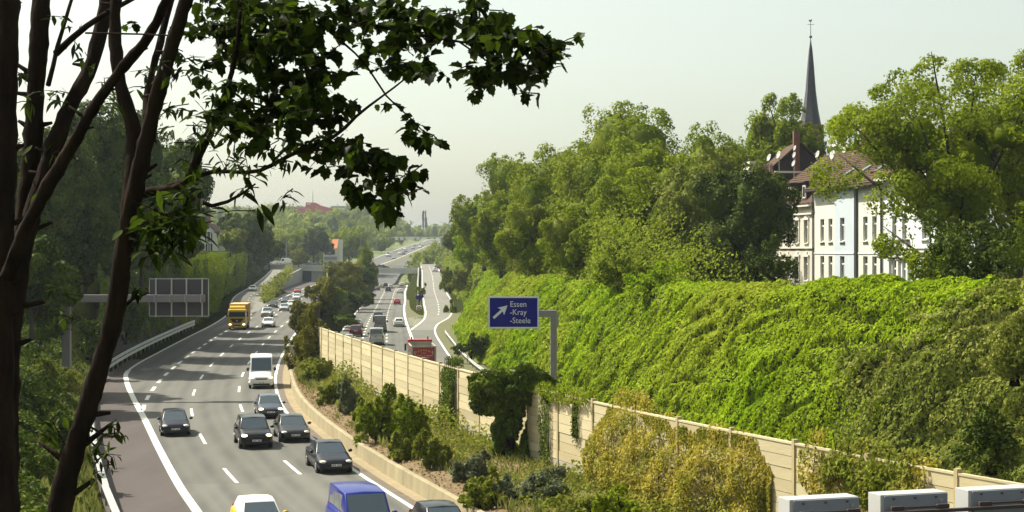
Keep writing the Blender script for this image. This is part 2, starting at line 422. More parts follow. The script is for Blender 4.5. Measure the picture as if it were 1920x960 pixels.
RPL = hermite([(252, -15.9), (290, -16), (315, -17), (360, -19.8), (450, -25.2), (570, -32), (650, -37)])
ED = hermite([(30, 32), (45, 24), (57, 18.6), (72, 12.8), (88, 8.6), (110, 3.4), (140, -1.6), (163, -4.8), (179, -6.5), (207, -8.9), (249, -12), (272, -12.6), (300, -11.8), (360, -13.5), (430, -17.8), (512, -22), (600, -27.5), (650, -31)])
SB = hermite([(20, 38), (40, 25.6), (50, 21), (57, 18.8), (72, 14.8), (88, 11.6), (110, 7.6), (140, 2.6), (163, -1.1), (179, -3.6), (207, -6), (249, -8.7), (300, -8.3), (360, -10.5), (430, -14.6), (512, -18.8), (600, -24.3), (650, -28)])
CX = hermite([(20, 42), (40, 30), (55, 23.6), (70, 19.6), (85, 16.4), (110, 12.2), (135, 8.4), (150, 6.4), (220, 1.8), (300, -.6), (400, -5), (512, -11), (600, -16), (650, -20)])
CZ = lin([(20, 9.4), (55, 9.3), (70, 9.05), (85, 8.85), (110, 8.3), (135, 7.85), (150, 7.8), (220, 7.9), (300, 8.5), (400, 9), (650, 9)])
ZL = lin([(0, 0), (700, 0)])
ZR = lin([(0, -1.2), (280, -1.2), (600, -2.2), (700, -2.2)])
ZRL = lin([(0, 0), (300, 0), (600, 4.6), (640, 5)])            # left ramp
ZRR = lin([(0, -1.2), (290, -1.2), (330, -1.0), (400, 0.0), (500, 2.0), (600, 4.5), (700, 6.6)])  # right ramp

# ---------------------------------------------------------------- terrain
def sstep(a, b, t):
    u = np.clip((t - a) / (b - a), 0, 1); return u * u * (3 - 2 * u)
def bank(d, Y):
    """height of the left bank d metres behind the guard rail"""
    near = np.interp(d, [0, .8, 6, 14, 40, 400], [0, .15, 3.6, 8, 11, 16])
    wall = np.interp(d, [0, 1.2, 1.9, 4, 14, 40, 400], [0, .1, 8.2, 10.4, 11.2, 14, 24])
    hill = np.interp(d, [0, 1.0, 3.0, 40, 400], [0, 3.0, 7.0, 8, 10])
    a = sstep(140, 165, Y); k = sstep(34, 18, Y)
    return (near * (1 - a) + wall * a) * (1 - k) + hill * k
rows = np.concatenate([np.arange(4, 60, 2.0), np.arange(60, 180, 3.0), np.arange(180, 420, 8.0), np.arange(420, 661, 12.0)])
dl = np.array([400, 120, 60, 40, 26, 18, 14, 10, 8, 6, 4, 3, 1.9, 1.2, .8, 0.0])
V = []
for Y in rows:
    r = []
    for d in dl:
        zz = float(bank(d, Y)); x = float(SL(Y)) - d
        if Y > 300: zz += float(ZRL(Y)) * (1 if d < 1 else .5)
        r.append((x, Y, zz - .03))
    lr = float(LL(Y))
    ro = float(RMPR(Y)) if Y > 330 else min(float(RL(Y)) - 6, lr + 4)
    ml = float(GL(Y)) - 1.6 if Y > 330 else ro + .5
    r.append((ro, Y, (float(ZRL(Y)) if Y > 330 else 0) - .06))
    if Y > 436: ml = max(ro + .3, -66 - (Y - 444) * .0788 - .3)
    r.append((max(ml, ro + .25), Y, -.06))
    r.append((float(RL(Y)) + .2, Y, -.06))
    w = float(WALL(Y)); b = float(BAR(Y)) if Y < 143.6 else float(R2(Y)) - 1.4
    r.append((w + .05, Y, -.04))
    r.append((w + .35, Y, .60 if Y < 175 else .2))
    r.append((w + .55 * (b - w), Y, .85 if Y < 160 else .8))
    r.append((b, Y, .42 if Y < 160 else .5))
    r.append((b + .5, Y, float(ZR(Y)) + .15))
    r.append((float(R2(Y)) - .3, Y, float(ZR(Y)) - .05))
    if Y < 300:
        r.append((float(M2(Y)), Y, float(ZR(Y)) - .05)); r.append((float(M2(Y)) + .3, Y, float(ZR(Y)) - .05))
    else:
        r.append((float(M2(Y)) + .8, Y, float(ZR(Y)) - .05)); r.append((float(RPL(Y)) - .9, Y, float(ZRR(Y)) - .06))
    z8 = float(ZRR(Y)) if Y > 290 else float(ZR(Y))
    r.append((float(ED(Y)) + .3, Y, z8 - .05))
    s = float(SB(Y)); c = float(CX(Y)); zc = float(CZ(Y))
    r.append((s, Y, z8 - .0))
    r.append((s + .36 * (c - s), Y, z8 + .50 * (zc - z8)))
    r.append((s + .84 * (c - s), Y, z8 + .96 * (zc - z8))); r.append((c, Y, zc)); r.append((c + 3, Y, zc - .1)); r.append((c + 30, Y, zc)); r.append((c + 90, Y, zc + 4)); r.append((c + 500, Y, zc + 20))
    V += r
nc = len(V) // len(rows)
fs = [(i * nc + j, i * nc + j + 1, (i + 1) * nc + j + 1, (i + 1) * nc + j) for i in range(len(rows) - 1) for j in range(nc - 1)]
g = link('ground', npmesh('ground', np.array(V), np.array(fs), smooth=False), 'soil'); tag(g, kind='structure')
def farz(X, Y):
    X = np.asarray(X, float); Y = np.asarray(Y, float)
    road = np.interp(Y, [640, 680, 720, 880, 1034, 1250, 1800, 4000], [-3, -2.8, .0, 6.4, 13.5, 19, 26, 30])
    left = np.interp(Y, [640, 720, 950, 1300, 2000, 4000], [6, 8, 17, 36, 38, 40])
    right = np.interp(Y, [640, 720, 1000, 1500, 4000], [9, 9.5, 17, 31, 38])
    a = sstep(-86, -125, X); b = sstep(-42, -10, X)
    return road * (1 - a) * (1 - b) + left * a + right * b
xs = np.concatenate([np.arange(-2400, -300, 150), np.arange(-300, 120, 8), np.arange(120, 2401, 150)])
ys = np.concatenate([np.arange(655, 1300, 12), np.arange(1300, 2000, 50), np.arange(2000, 7001, 400)])
gx, gy = np.meshgrid(xs, ys)
V = np.stack([gx, gy, farz(gx, gy) - .3], 2).reshape(-1, 3); n = len(xs)
fs = np.array([(i * n + j, i * n + j + 1, (i + 1) * n + j + 1, (i + 1) * n + j) for i in range(len(ys) - 1) for j in range(n - 1)])
g = link('hills', npmesh('hills', V, fs, smooth=True), 'far_ground'); tag(g, kind='structure')
g = MB().add([(-6000, -300, -6), (6000, -300, -6), (6000, 9000, -6), (-6000, 9000, -6)], [(0, 1, 2, 3)]).build('terrain', 'far_ground'); tag(g, kind='structure')

# ---------------------------------------------------------------- roads, shoulders, markings
def ribbon(name, a, b, z, y0, y1, m, lift=0.0, step=3.0, cols=1, parent=None, track=None):
    ys = np.linspace(y0, y1, max(2, int((y1 - y0) / step) + 1))
    V = []
    for Y in ys:
        for k in range(cols + 1):
            t = k / cols; V.append((float(a(Y)) * (1 - t) + float(b(Y)) * t, Y, float(z(Y)) + lift))
    n = cols + 1
    fs = [(i * n + k, i * n + k + 1, (i + 1) * n + k + 1, (i + 1) * n + k) for i in range(len(ys) - 1) for k in range(cols)]
    rn = None
    if track is not None:
        V_ = np.array(V); u = V_[:, 0] - track[0](V_[:, 1]); rn = np.zeros(len(V_))
        for c in track[1]:
            for s in (-.85, .85): rn = np.maximum(rn, np.exp(-((u - c - s) / .42) ** 2))
            rn = np.maximum(rn, .55 * np.exp(-((u - c) / .35) ** 2))
    o = link(name, npmesh(name, np.array(V), np.array(fs), rnd=rn, smooth=True), m, parent)
    if parent is None: tag(o, kind='structure')
    return o
sh = lambda f, d: (lambda Y: f(Y) + d)
Z0 = lambda Y: 0.0
mway_l = ribbon('motorway_towards_camera', lambda Y: LL(Y) - .25 if Y < 282 else (GL(Y) - .4 if Y > 300 else LL(282) - .25 + (GL(300) - .4 - LL(282) + .25) * (Y - 282) / 18), sh(RL, .25), Z0, 28, 640, 'asphalt', 0.0, cols=48, track=(RL, (-1.5, -4.8, -8.2, -11.7)))
shoulder = ribbon('hard_shoulder', sh(SL, -.1), sh(LL, -.22), Z0, 28, 165, 'asphalt_old', -.004)
verge = ribbon('concrete_verge', sh(RL, .22), sh(RL, 1.36), Z0, 28, 190, 'dust', -.004)
ribbon('gutter', sh(RL, .24), sh(RL, .62), Z0, 28, 190, 'gutter', .004, parent=verge)
ramp_l = ribbon('slip_road_up_to_bridge', sh(LL, -.3), lambda Y: max(float(RMPR(Y)), float(LL(Y)) + 2.0) if Y > 330 else float(GL(Y)) + .2, ZRL, 285, 604, 'ramp_asphalt', .006)
gore_l = ribbon('gore_red_asphalt', sh(RMPR, .4), sh(GL, -.3), Z0, 335, 600, 'asphalt_old', .002)
mway_r = ribbon('motorway_away_from_camera', sh(R2, -.35), lambda Y: (ED(Y) + .3 if Y < 252 else M2(Y) + .5), ZR, 28, 640, 'asphalt', 0.0, cols=48, track=(R2, (1.8, 5.3, 8.7)))
ramp_r = ribbon('slip_road_beside_ivy_slope', lambda Y: RPL(Y) - .35, sh(ED, .4), ZRR, 251, 690, 'ramp_asphalt', .006)
isle = ribbon('gore_island', sh(M2, .45), lambda Y: RPL(Y) - .3, lambda Y: float(ZR(Y)) if Y < 300 else min(float(ZR(Y)) + .12, float(ZRR(Y)) + .1), 251, 420, 'dry_grass', .004)
# verge right of the right carriageway
ribbon('grass_verge', sh(ED, .3), sh(SB, .3), lambda Y: float(ZRR(Y)), 40, 320, 'dry_grass', .01)

def line(f, y0, y1, w, z, parent, name='edge_line', lift=.006, step=2.5):
    wf = w if callable(w) else (lambda Y: w)
    ribbon(name, lambda Y: f(Y) - wf(Y) / 2, lambda Y: f(Y) + wf(Y) / 2, z, y0, y1, 'paint', lift, step=step, parent=parent)
def dashes(f, y0, y1, period, length, w, z, parent, lift=.006):
    Y = y0
    while Y < y1:
        ribbon('lane_dash', lambda q: f(q) - w / 2, lambda q: f(q) + w / 2, z, Y, min(Y + length, y1), 'paint', lift, step=2.5, parent=parent); Y += period
line(LL, 28, 150, .42, Z0, mway_l); line(LL, 150, 290, .26, Z0, mway_l)
line(RL, 28, 420, .24, Z0, mway_l)
line(GL, 268, 638, .30, Z0, mway_l)
P_ = 15.6
dashes(sh(RL, -3.0), 33, 420, P_, 5.2, .19, Z0, mway_l)
dashes(sh(RL, -6.55), 30, 420, P_, 5.2, .19, Z0, mway_l)
dashes(sh(RL, -9.95), 112, 270, 7.8, 3.9, .30, Z0, mway_l)
dashes(sh(GL, 3.6), 272, 420, P_, 5.2, .19, Z0, mway_l)
line(LL, 290, 603, .22, ZRL, ramp_l, lift=.012)
dashes(sh(LL, 3.4), 330, 600, 12, 4, .16, ZRL, ramp_l, lift=.012)
line(lambda Y: RMPR(Y) - .1 if Y > 345 else RMPR(345) - .1 + (345 - Y) * .18, 318, 352, .25, Z0, ramp_l, lift=.012)
line(R2, 100, 638, .26, ZR, mway_r)
line(M2, 215, 638, .40, ZR, mway_r)
dashes(sh(R2, 3.55), 110, 600, 9.0, 3.0, .22, ZR, mway_r)
dashes(lambda Y: R2(Y) + (M2(Y) - R2(Y)) * .66, 110, 600, 9.0, 3.0, .22, ZR, mway_r)
line(RPL, 252, 640, .30, ZRR, ramp_r, lift=.012)
line(ED, 110, 640, .26, ZRR, ramp_r, lift=.016)
dashes(lambda Y: (RPL(Y) + ED(Y)) / 2, 310, 640, 11, 4, .22, ZRR, ramp_r, lift=.012)
for Y in np.arange(258, 300, 4.2):         # chevrons of the gore
    a = float(M2(Y)) + .5; b = float(RPL(Y)) - .4; m_ = (a + b) / 2; t = .55
    z = -1.2 + .009
    if b - a < .5: continue
    MB().add([(a, Y - .0, z), (m_, Y + 2.0, z), (m_, Y + 2.0 + t, z), (a, Y + t, z)], [(0, 1, 2, 3)]).add([(m_, Y + 2.0, z), (b, Y, z), (b, Y + t, z), (m_, Y + 2.0 + t, z)], [(0, 1, 2, 3)]).build('chevron', 'paint', mway_r)
# far climbing motorway
FX = hermite([(640, -72), (700, -74), (780, -74.5), (880, -70), (960, -66), (1034, -62.5), (1130, -60), (1300, -60)])
FZ = lambda Y: np.interp(Y, [640, 680, 720, 880, 1034, 1250, 1800], [-2.4, -2.2, .6, 7, 14.3, 20, 27])
fr = ribbon('far_motorway', sh(FX, -7), sh(FX, 7.5), FZ, 640, 1300, 'asphalt_far', .25, step=12)
line(sh(FX, -6.3), 650, 1290, .4, FZ, fr, lift=.30, step=12); line(sh(FX, 6.8), 650, 1290, .4, FZ, fr, lift=.30, step=12)
fr2 = ribbon('far_opposite_carriageway', sh(FX, 12), sh(FX, 24), FZ, 640, 1300, 'asphalt_far', .25, step=12)
ribbon('far_grass_median', sh(FX, 7.6), sh(FX, 11.9), FZ, 640, 1300, 'dry_grass', .3, step=12)

# low concrete wall beside the carriageway towards the camera: cast bays
lw = thing('low_concrete_wall', 'long low curved concrete wall along the verge below the wooden noise barrier', 'wall', (float(WALL(60)), 60, 0))
o0 = lw.location.copy()
yy = 30.0
while yy < 172:
    y2 = yy + 4.6; m = MB(); pr = [(-.13, -.1), (-.10, .70), (-.06, .74), (.14, .74), (.17, .70), (.2, -.1)]
    n = len(pr); vs = []
    for q in (yy + .012, (yy + y2) / 2, y2 - .012):
        hgt = 1.0 if q < 135 else max(.2, 1 - (q - 135) / 46)
        vs += [(float(WALL(q)) + p[0] - o0.x, q - o0.y, p[1] * hgt) for p in pr]
    fs = [tuple(range(n)), tuple(reversed(range(2 * n, 3 * n)))]
    for k in (0, n): fs += [(k + i, k + (i + 1) % n, k + n + (i + 1) % n, k + n + i) for i in range(n)]
    m.add(vs, fs).build('wall_bay', 'concrete', lw); yy = y2
# brown earth with dry leaves between low wall and barrier
ys = np.arange(40, 150, 1.0); V = []
for Y in ys:
    w = float(WALL(Y)) + .19; b = float(BAR(Y)) - .05 if Y < 143.6 else float(R2(Y)) - 2.5
    for k in range(9):
        t = k / 8; z = .66 + .35 * math.sin(min(1, t * 1.5) * math.pi / 2) - .45 * max(0, t - .6)
        V.append((w + t * (b - w), Y, z))
V = np.array(V); V[:, 2] += (fbm(V * .9) - .5) * .3 * np.tile(np.linspace(.2, 1, 9), len(ys))
fs = np.array([(i * 9 + k, i * 9 + k + 1, (i + 1) * 9 + k + 1, (i + 1) * 9 + k) for i in range(len(ys) - 1) for k in range(8)])
g = link('earth_bank', npmesh('earth_bank', V, fs, smooth=True), 'litter'); tag(g, kind='structure')
n = 9000
Yr = rng.uniform(44, 148, n); t = rng.uniform(0, 1, n) ** 1.3
w = WALL(Yr) + .25; b = np.where(Yr < 143.6, BAR(Yr), R2(Yr) - 2.5)
P = np.stack([w + t * (b - w), Yr, .70 + .33 * np.sin(np.minimum(1, t * 1.5) * 1.57) - .4 * np.maximum(0, t - .6) + rng.uniform(0, .12, n)], 1)
leafmat('dry_leaf', (.13, .085, .03), (.22, .15, .06), (.32, .25, .12), trans=.15)
g = link('dry_leaf_litter', npmesh('dry_leaf_litter', *leaves(P, rng.normal(size=(n, 3)) * .5 + [0, 0, 1], rng.uniform(.08, .2, n))), 'dry_leaf'); tag(g, 'brown dry leaves strewn on the earth behind the low concrete wall', 'leaves', kind='stuff')
# ---------------------------------------------------------------- wooden noise barrier: posts and single boards
ys = np.linspace(44.5, 143.6, 3000); bx = BAR(ys)
arc = np.concatenate([[0], np.cumsum(np.hypot(np.diff(bx), np.diff(ys)))])
nb = int(arc[-1] / 4.12); sp = arc[-1] / nb
PT = [(float(np.interp(k * sp, arc, bx)), float(np.interp(k * sp, arc, ys))) for k in range(nb + 1)]
nbar = thing('noise_barrier', 'long tan wooden noise barrier of stacked boards between the two carriageways', 'noise barrier', (PT[0][0], PT[0][1], 0))
ox, oy = PT[0]
BH = .435; NBRD = 9; Z00 = .46
bmesh_cache = {}
for v in range(3):
    m = MB()
    m.box((0, 0, BH / 2), (sp - .17, .10, BH - .022))
    if v == 1:
        m.box((0, -.056, BH * .5), (sp - .3, .03, .05))
    for var in ('board', 'board_worn', 'board_base'):
        bmesh_cache[(v, var)] = m.mesh('board', bevel=0)
        bmesh_cache[(v, var)].materials.append(MATS[var])
post = MB().box((0, 0, 2.35), (.16, .2, 4.72)).mesh('post'); post.materials.append(MATS['post_tan'])
cap = MB().box((0, 0, 0), (sp - .17, .17, .07)).mesh('cap'); cap.materials.append(MATS['board'])
for k, (x, y) in enumerate(PT):
    o = link('post', post, parent=nbar); q = PT[min(k + 1, nb)]; p = PT[max(k - 1, 0)]
    o.location = (x - ox, y - oy, -.15); o.rotation_euler = (0, 0, math.atan2(q[1] - p[1], q[0] - p[0]))
    if k == nb: break
    a = math.atan2(PT[k + 1][1] - y, PT[k + 1][0] - x); cx, cy = (x + PT[k + 1][0]) / 2, (y + PT[k + 1][1]) / 2
    for j in range(NBRD):
        var = 'board_base' if j < 2 else ('board_worn' if random.random() < (.5 if j < 4 else .2) else 'board')
        o = link('board', bmesh_cache[(0 if j % 3 else 1, var)], parent=nbar)
        o.location = (cx - ox + random.uniform(-.006, .006), cy - oy, Z00 + j * BH); o.rotation_euler = (0, 0, a)
        d = random.uniform(-.014, .014); o.location.x += d * math.sin(a); o.location.y -= d * math.cos(a)
    o = link('cap', cap, parent=nbar); o.location = (cx - ox, cy - oy, Z00 + NBRD * BH + .035); o.rotation_euler = (0, 0, a)
    f_ = MB().box((0, 0, 0), (sp - .2, .12, .55)).build('foot_slab', 'concrete_grey', nbar); f_.location = (cx - ox, cy - oy, .17); f_.rotation_euler = (0, 0, a)
# older dark barrier farther along the median
ow = thing('old_median_barrier', 'weathered dark plank barrier in the median behind the bushes by the bridge', 'noise barrier', (-30, 248, 0))
pts = [(-24.2, 200), (-26.3, 216), (-28.3, 232), (-30.2, 248), (-31.6, 264), (-32.9, 280), (-34.2, 296), (-35.4, 312), (-36.6, 328), (-37.8, 344)]
for k in range(len(pts) - 1):
    (x0, y0), (x1, y1) = pts[k], pts[k + 1]
    for h in range(4):
        t0, t1 = h / 4, (h + 1) / 4
        a = math.atan2(y1 - y0, x1 - x0); L = math.hypot(x1 - x0, y1 - y0) / 4
        o = MB().box((0, 0, 2.1), (L - .12, .12, 4.2 + .02 * h)).build('panel', 'concrete_dark', ow)
        tm = (t0 + t1) / 2; o.location = (x0 + tm * (x1 - x0) + 30, y0 + tm * (y1 - y0) - 248, 0); o.rotation_euler = (0, 0, a)
    MB().box((x0 + 30, y0 - 248, 2.2), (.3, .3, 4.5)).build('post', 'concrete_dark', ow)

# ---------------------------------------------------------------- guard rails
WP = [(-.0, -.155), (-.05, -.12), (-.05, -.07), (0, -.03), (0, .03), (-.05, .07), (-.05, .12), (0, .155)]
def guard_rail(name, label, f, z, y0, y1, side, pieces=8.0, height=.62, double=False, boardtop=False):
    root = thing(name, label, 'guard rail', (float(f(y0)), y0, float(z(y0))))
    o = root.location
    Y = y0
    while Y < y1 - .1:
        Y2 = min(Y + pieces, y1)
        for lift in ((0, .42) if double else (0,)):
            m = MB(); vs = []; n = len(WP); st = 4
            for k in range(st + 1):
                q = Y + (Y2 - Y) * k / st
                vs += [(float(f(q)) + side * p[0] - o.x, q - o.y, float(z(q)) + height + lift + p[1] - o.z) for p in WP]
            m.add(vs, [(k * n + i, k * n + i + 1, (k + 1) * n + i + 1, (k + 1) * n + i) for k in range(st) for i in range(n - 1)])
            ob = m.build('rail_beam', 'galv', root, smooth=False)
            sm = ob.modifiers.new('t', 'SOLIDIFY'); sm.thickness = .012
        for q in (Y, (Y + Y2) / 2):
            MB().box((float(f(q)) + side * .09 - o.x, q - o.y, float(z(q)) + .36 + (.2 if double else 0) - o.z), (.1, .08, .8 + (.4 if double else 0))).build('post', 'galv_dull', root)
        if boardtop:
            q = (Y + Y2) / 2; a = math.atan2(Y2 - Y, float(f(Y2) - f(Y)))
            b = MB().box((0, 0, 0), (math.hypot(Y2 - Y, float(f(Y2) - f(Y))) - .03, .30, .05)).build('top_plate', 'galv', root); b.location = (float(f(q)) + side * .12 - o.x, q - o.y, height + .22); b.rotation_euler = (0, 0, a)
        Y = Y2
    return root
guard_rail('guard_rail', 'galvanised guard rail with flat top plate curving along the brown hard shoulder', sh(SL, .1), Z0, 46, 140, -1, boardtop=True)
guard_rail('guard_rail', 'double galvanised guard rail in the shade beneath the dark retaining wall', sh(SL, .0), Z0, 142, 232, -1, double=True)
guard_rail('guard_rail', 'galvanised guard rail at the foot of the ivy slope beside the red tipper truck', sh(ED, 1.35), ZRR, 150, 236, 1)
# dark retaining wall on the shaded side: cast panels
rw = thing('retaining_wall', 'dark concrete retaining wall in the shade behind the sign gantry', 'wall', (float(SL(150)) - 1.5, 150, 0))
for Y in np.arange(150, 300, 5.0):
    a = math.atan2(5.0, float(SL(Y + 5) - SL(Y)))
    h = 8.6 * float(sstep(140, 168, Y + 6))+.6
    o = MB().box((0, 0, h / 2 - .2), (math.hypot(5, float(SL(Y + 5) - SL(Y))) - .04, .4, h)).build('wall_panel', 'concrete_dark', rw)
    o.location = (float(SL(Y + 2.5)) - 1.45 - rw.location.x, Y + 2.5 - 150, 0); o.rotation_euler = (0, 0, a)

# ---------------------------------------------------------------- ivy slope (right), one mass of leaves
def slope_pt(Y, t):
    """t 0 at the foot, 1 at the crest, >1 behind the crest"""
    s = SB(Y); c = CX(Y); zc = CZ(Y); z8 = np.where(Y > 290, ZRR(Y), -1.2)
    u = np.minimum(t, 1)
    x = np.interp(u, [0, .45, .88, 1], [0, .36, .84, 1]); zt = np.interp(u, [0, .45, .88, 1], [0, .50, .96, 1])
    return np.stack([s + x * (c - s) + np.maximum(t - 1, 0) * 8, Y, z8 + zt * (zc - z8)], 1)
def ivy_h(Y, t, amp, sd):
    """drapery of hanging creepers: long folds running down the slope with a slant, swelling clumps, deep creases"""
    warp = fbm(np.stack([Y / 5, t * 3, Y * 0 + sd], 1), 2)
    fold = fbm(np.stack([Y / 1.7 + t * 3.0 + warp * 2.6, t * 3.6, Y * 0 + 3.3 + sd], 1), 2)
    clump = vnoise(np.stack([Y / .62 + t * 3 + warp * 2, t * 12, Y * 0 + 6.3 + sd], 1)) * .6 + vnoise(np.stack([Y / .33, t * 24, Y * 0 + 1.3 + sd], 1)) * .4
    crease = 1 - np.abs(2 * fbm(np.stack([Y / 2.8 + t * 2.2 + warp * 3, t * 3.8, Y * 0 + 7.7 + sd], 1), 2) - 1)
    big = fbm(np.stack([Y / 7 + t, t * 2.8, Y * 0 + 9.1 + sd], 1), 2)
    return amp * (1.1 * (fold - .42) + 1.2 * (big - .40) + .62 * (clump - .42) - .7 * np.maximum(0, crease - .86) * 5 + .28)
def ivy_slope(name, label, y0, y1, n, size, m, t0=0.0, t1=1.2, amp=.9, sd=0.0, edge=None):
    u = rng.uniform(0, 1, n); Y = y0 * (y1 / y0) ** u; t = rng.uniform(t0, t1, n)
    if edge is not None:
        yb = edge[0] + edge[1] * 14 * (fbm(np.stack([t * 5, Y * 0, Y * 0 + 2.2], 1), 3) - .5) + (fbm(np.stack([Y / 2, t * 6, Y * 0], 1), 2) - .5) * 7
        k = (Y > yb) if edge[2] > 0 else (Y < yb); Y, t = Y[k], t[k]; n = len(Y)
    P0 = slope_pt(Y, t); Px = slope_pt(Y + .05, t); Pt = slope_pt(Y, t + .01)
    Nn = unit(np.cross(Pt - P0, Px - P0)); Nn = np.where(Nn[:, 2:3] < 0, -Nn, Nn)
    hh = ivy_h(Y, t, amp, sd)
    k = (hh > .10) | (rng.uniform(0, 1, n) < .38) | (t > 1); Y, t, hh, P0, Px, Pt, Nn = Y[k], t[k], hh[k], P0[k], Px[k], Pt[k], Nn[k]; n = len(Y)
    P = P0 + Nn * (np.maximum(hh, .12) - rng.uniform(0, 1, n) ** 2 * .14)[:, None]
    gy = (ivy_h(Y + .12, t, amp, sd) - ivy_h(Y - .12, t, amp, sd)) / .24
    gt = (ivy_h(Y, t + .015, amp, sd) - ivy_h(Y, t - .015, amp, sd)) / (.03 * 12)
    NN = Nn - unit(Px - P0) * np.clip(gy, -1.6, 1.6)[:, None] - unit(Pt - P0) * np.clip(gt, -1.6, 1.6)[:, None] + rng.normal(size=(n, 3)) * .42
    sz = size * rng.choice([.6, .85, 1.0, 1.5], n) * rng.uniform(.8, 1.2, n) * (Y / 75.0) ** .55
    V, Fq, rd = leaves(P, NN, sz, .7, droop=.6)
    tone = fbm(np.stack([Y / 3.5, t * 5, Y * 0 + 5.5 + sd], 1), 3)
    return link(name, npmesh(name, V, Fq, np.clip(rd + np.repeat((tone - .5) * .9, 4), 0, 1)), m)
o = ivy_slope('ivy_slope', '', 60, 340, 370000, .15, 'ivy', edge=(70, 1, 1))
tag(o, 'dense bright green ivy curtain blanketing the long slope beside the motorway', 'ivy', kind='stuff')
o = ivy_slope('flowering_creeper_slope', '', 40, 90, 90000, .165, 'leaf_knot', amp=1.25, sd=21.0, edge=(72, 1, -1))
tag(o, 'darker flowering creeper covering the slope towards the right edge of the picture', 'creeper', kind='stuff')

n = 26000
Y = 52 * (210 / 52) ** rng.uniform(0, 1, n); cl = fbm(np.stack([Y / 1.8, Y * 0, Y * 0 + 44], 1), 3); v = rng.uniform(0, 1, n)
P = slope_pt(Y, .9 + .35 * rng.uniform(0, 1, n)); P[:, 2] += v * (.25 + 1.5 * np.maximum(0, cl - .38)); P[:, 0] += rng.normal(0, .25, n)
g = link('crest_ivy_fringe', npmesh('crest_ivy_fringe', *leaves(P, rng.normal(size=(n, 3)) * .5 + [-.5, -.3, .7], .17 * rng.uniform(.6, 1.5, n) * (Y / 75) ** .5)), 'ivy')
tag(g, 'ragged bright ivy fringe along the top edge of the slope below the houses', 'ivy', kind='stuff')

# ---------------------------------------------------------------- trees and shrubs
def make_tree(name, label, x, ytop, wpx, Y, zbase, m, n=9000, leaf=.34, seed=1, ratio=None, bare=.18, nl=10, group=None, trunk='bark_dark', lobe=(.34, .52), spread=.15, cat='tree', deep=None, tr=.028, sub=12, subr=(.10, .18), core=.70, reach=(.42, .66), under=.45):
    top = at(x, ytop, Y); rx = wpx * Y / F / 2
    H = top.z - zbase
    root = thing(name, label, cat, (top.x, Y, zbase), 0, group)
    b = bare * H; rz = (H - b) / 2
    me, lc = crown_mesh('crown', n, (0, 0, b + rz), (rx, deep or rx, rz), leaf, nl=nl, lobe=lobe, sub=sub, subr=subr, seed=seed, core=core, zmin=.1, reach=reach, under=under)
    link('crown', me, m, root)
    t = MB(); g = random.Random(seed)
    r0 = max(.10, H * tr)
    zt = b + rz * .6
    t.tube([(0, 0, -.6), (g.uniform(-.1, .1) * r0, 0, b * .5), (g.uniform(-.3, .3), g.uniform(-.3, .3), zt)], [r0 * 1.25, r0, r0 * .6], 8)
    for i in range(len(lc)):
        e = Vector(lc[i]); s = Vector((0, 0, min(max(b * .8, e.z * .45), zt)))
        mid = (s + e) / 2 + Vector((g.uniform(-.3, .3), g.uniform(-.3, .3), -.05 * rz))
        t.tube([s, mid, e, e + (e - mid) * .5], [r0 * .45, r0 * .3, r0 * .16, r0 * .06], 5)
    t.build('trunk', trunk, root, smooth=True)
    return root
zpl = lambda Y: float(CZ(Y))
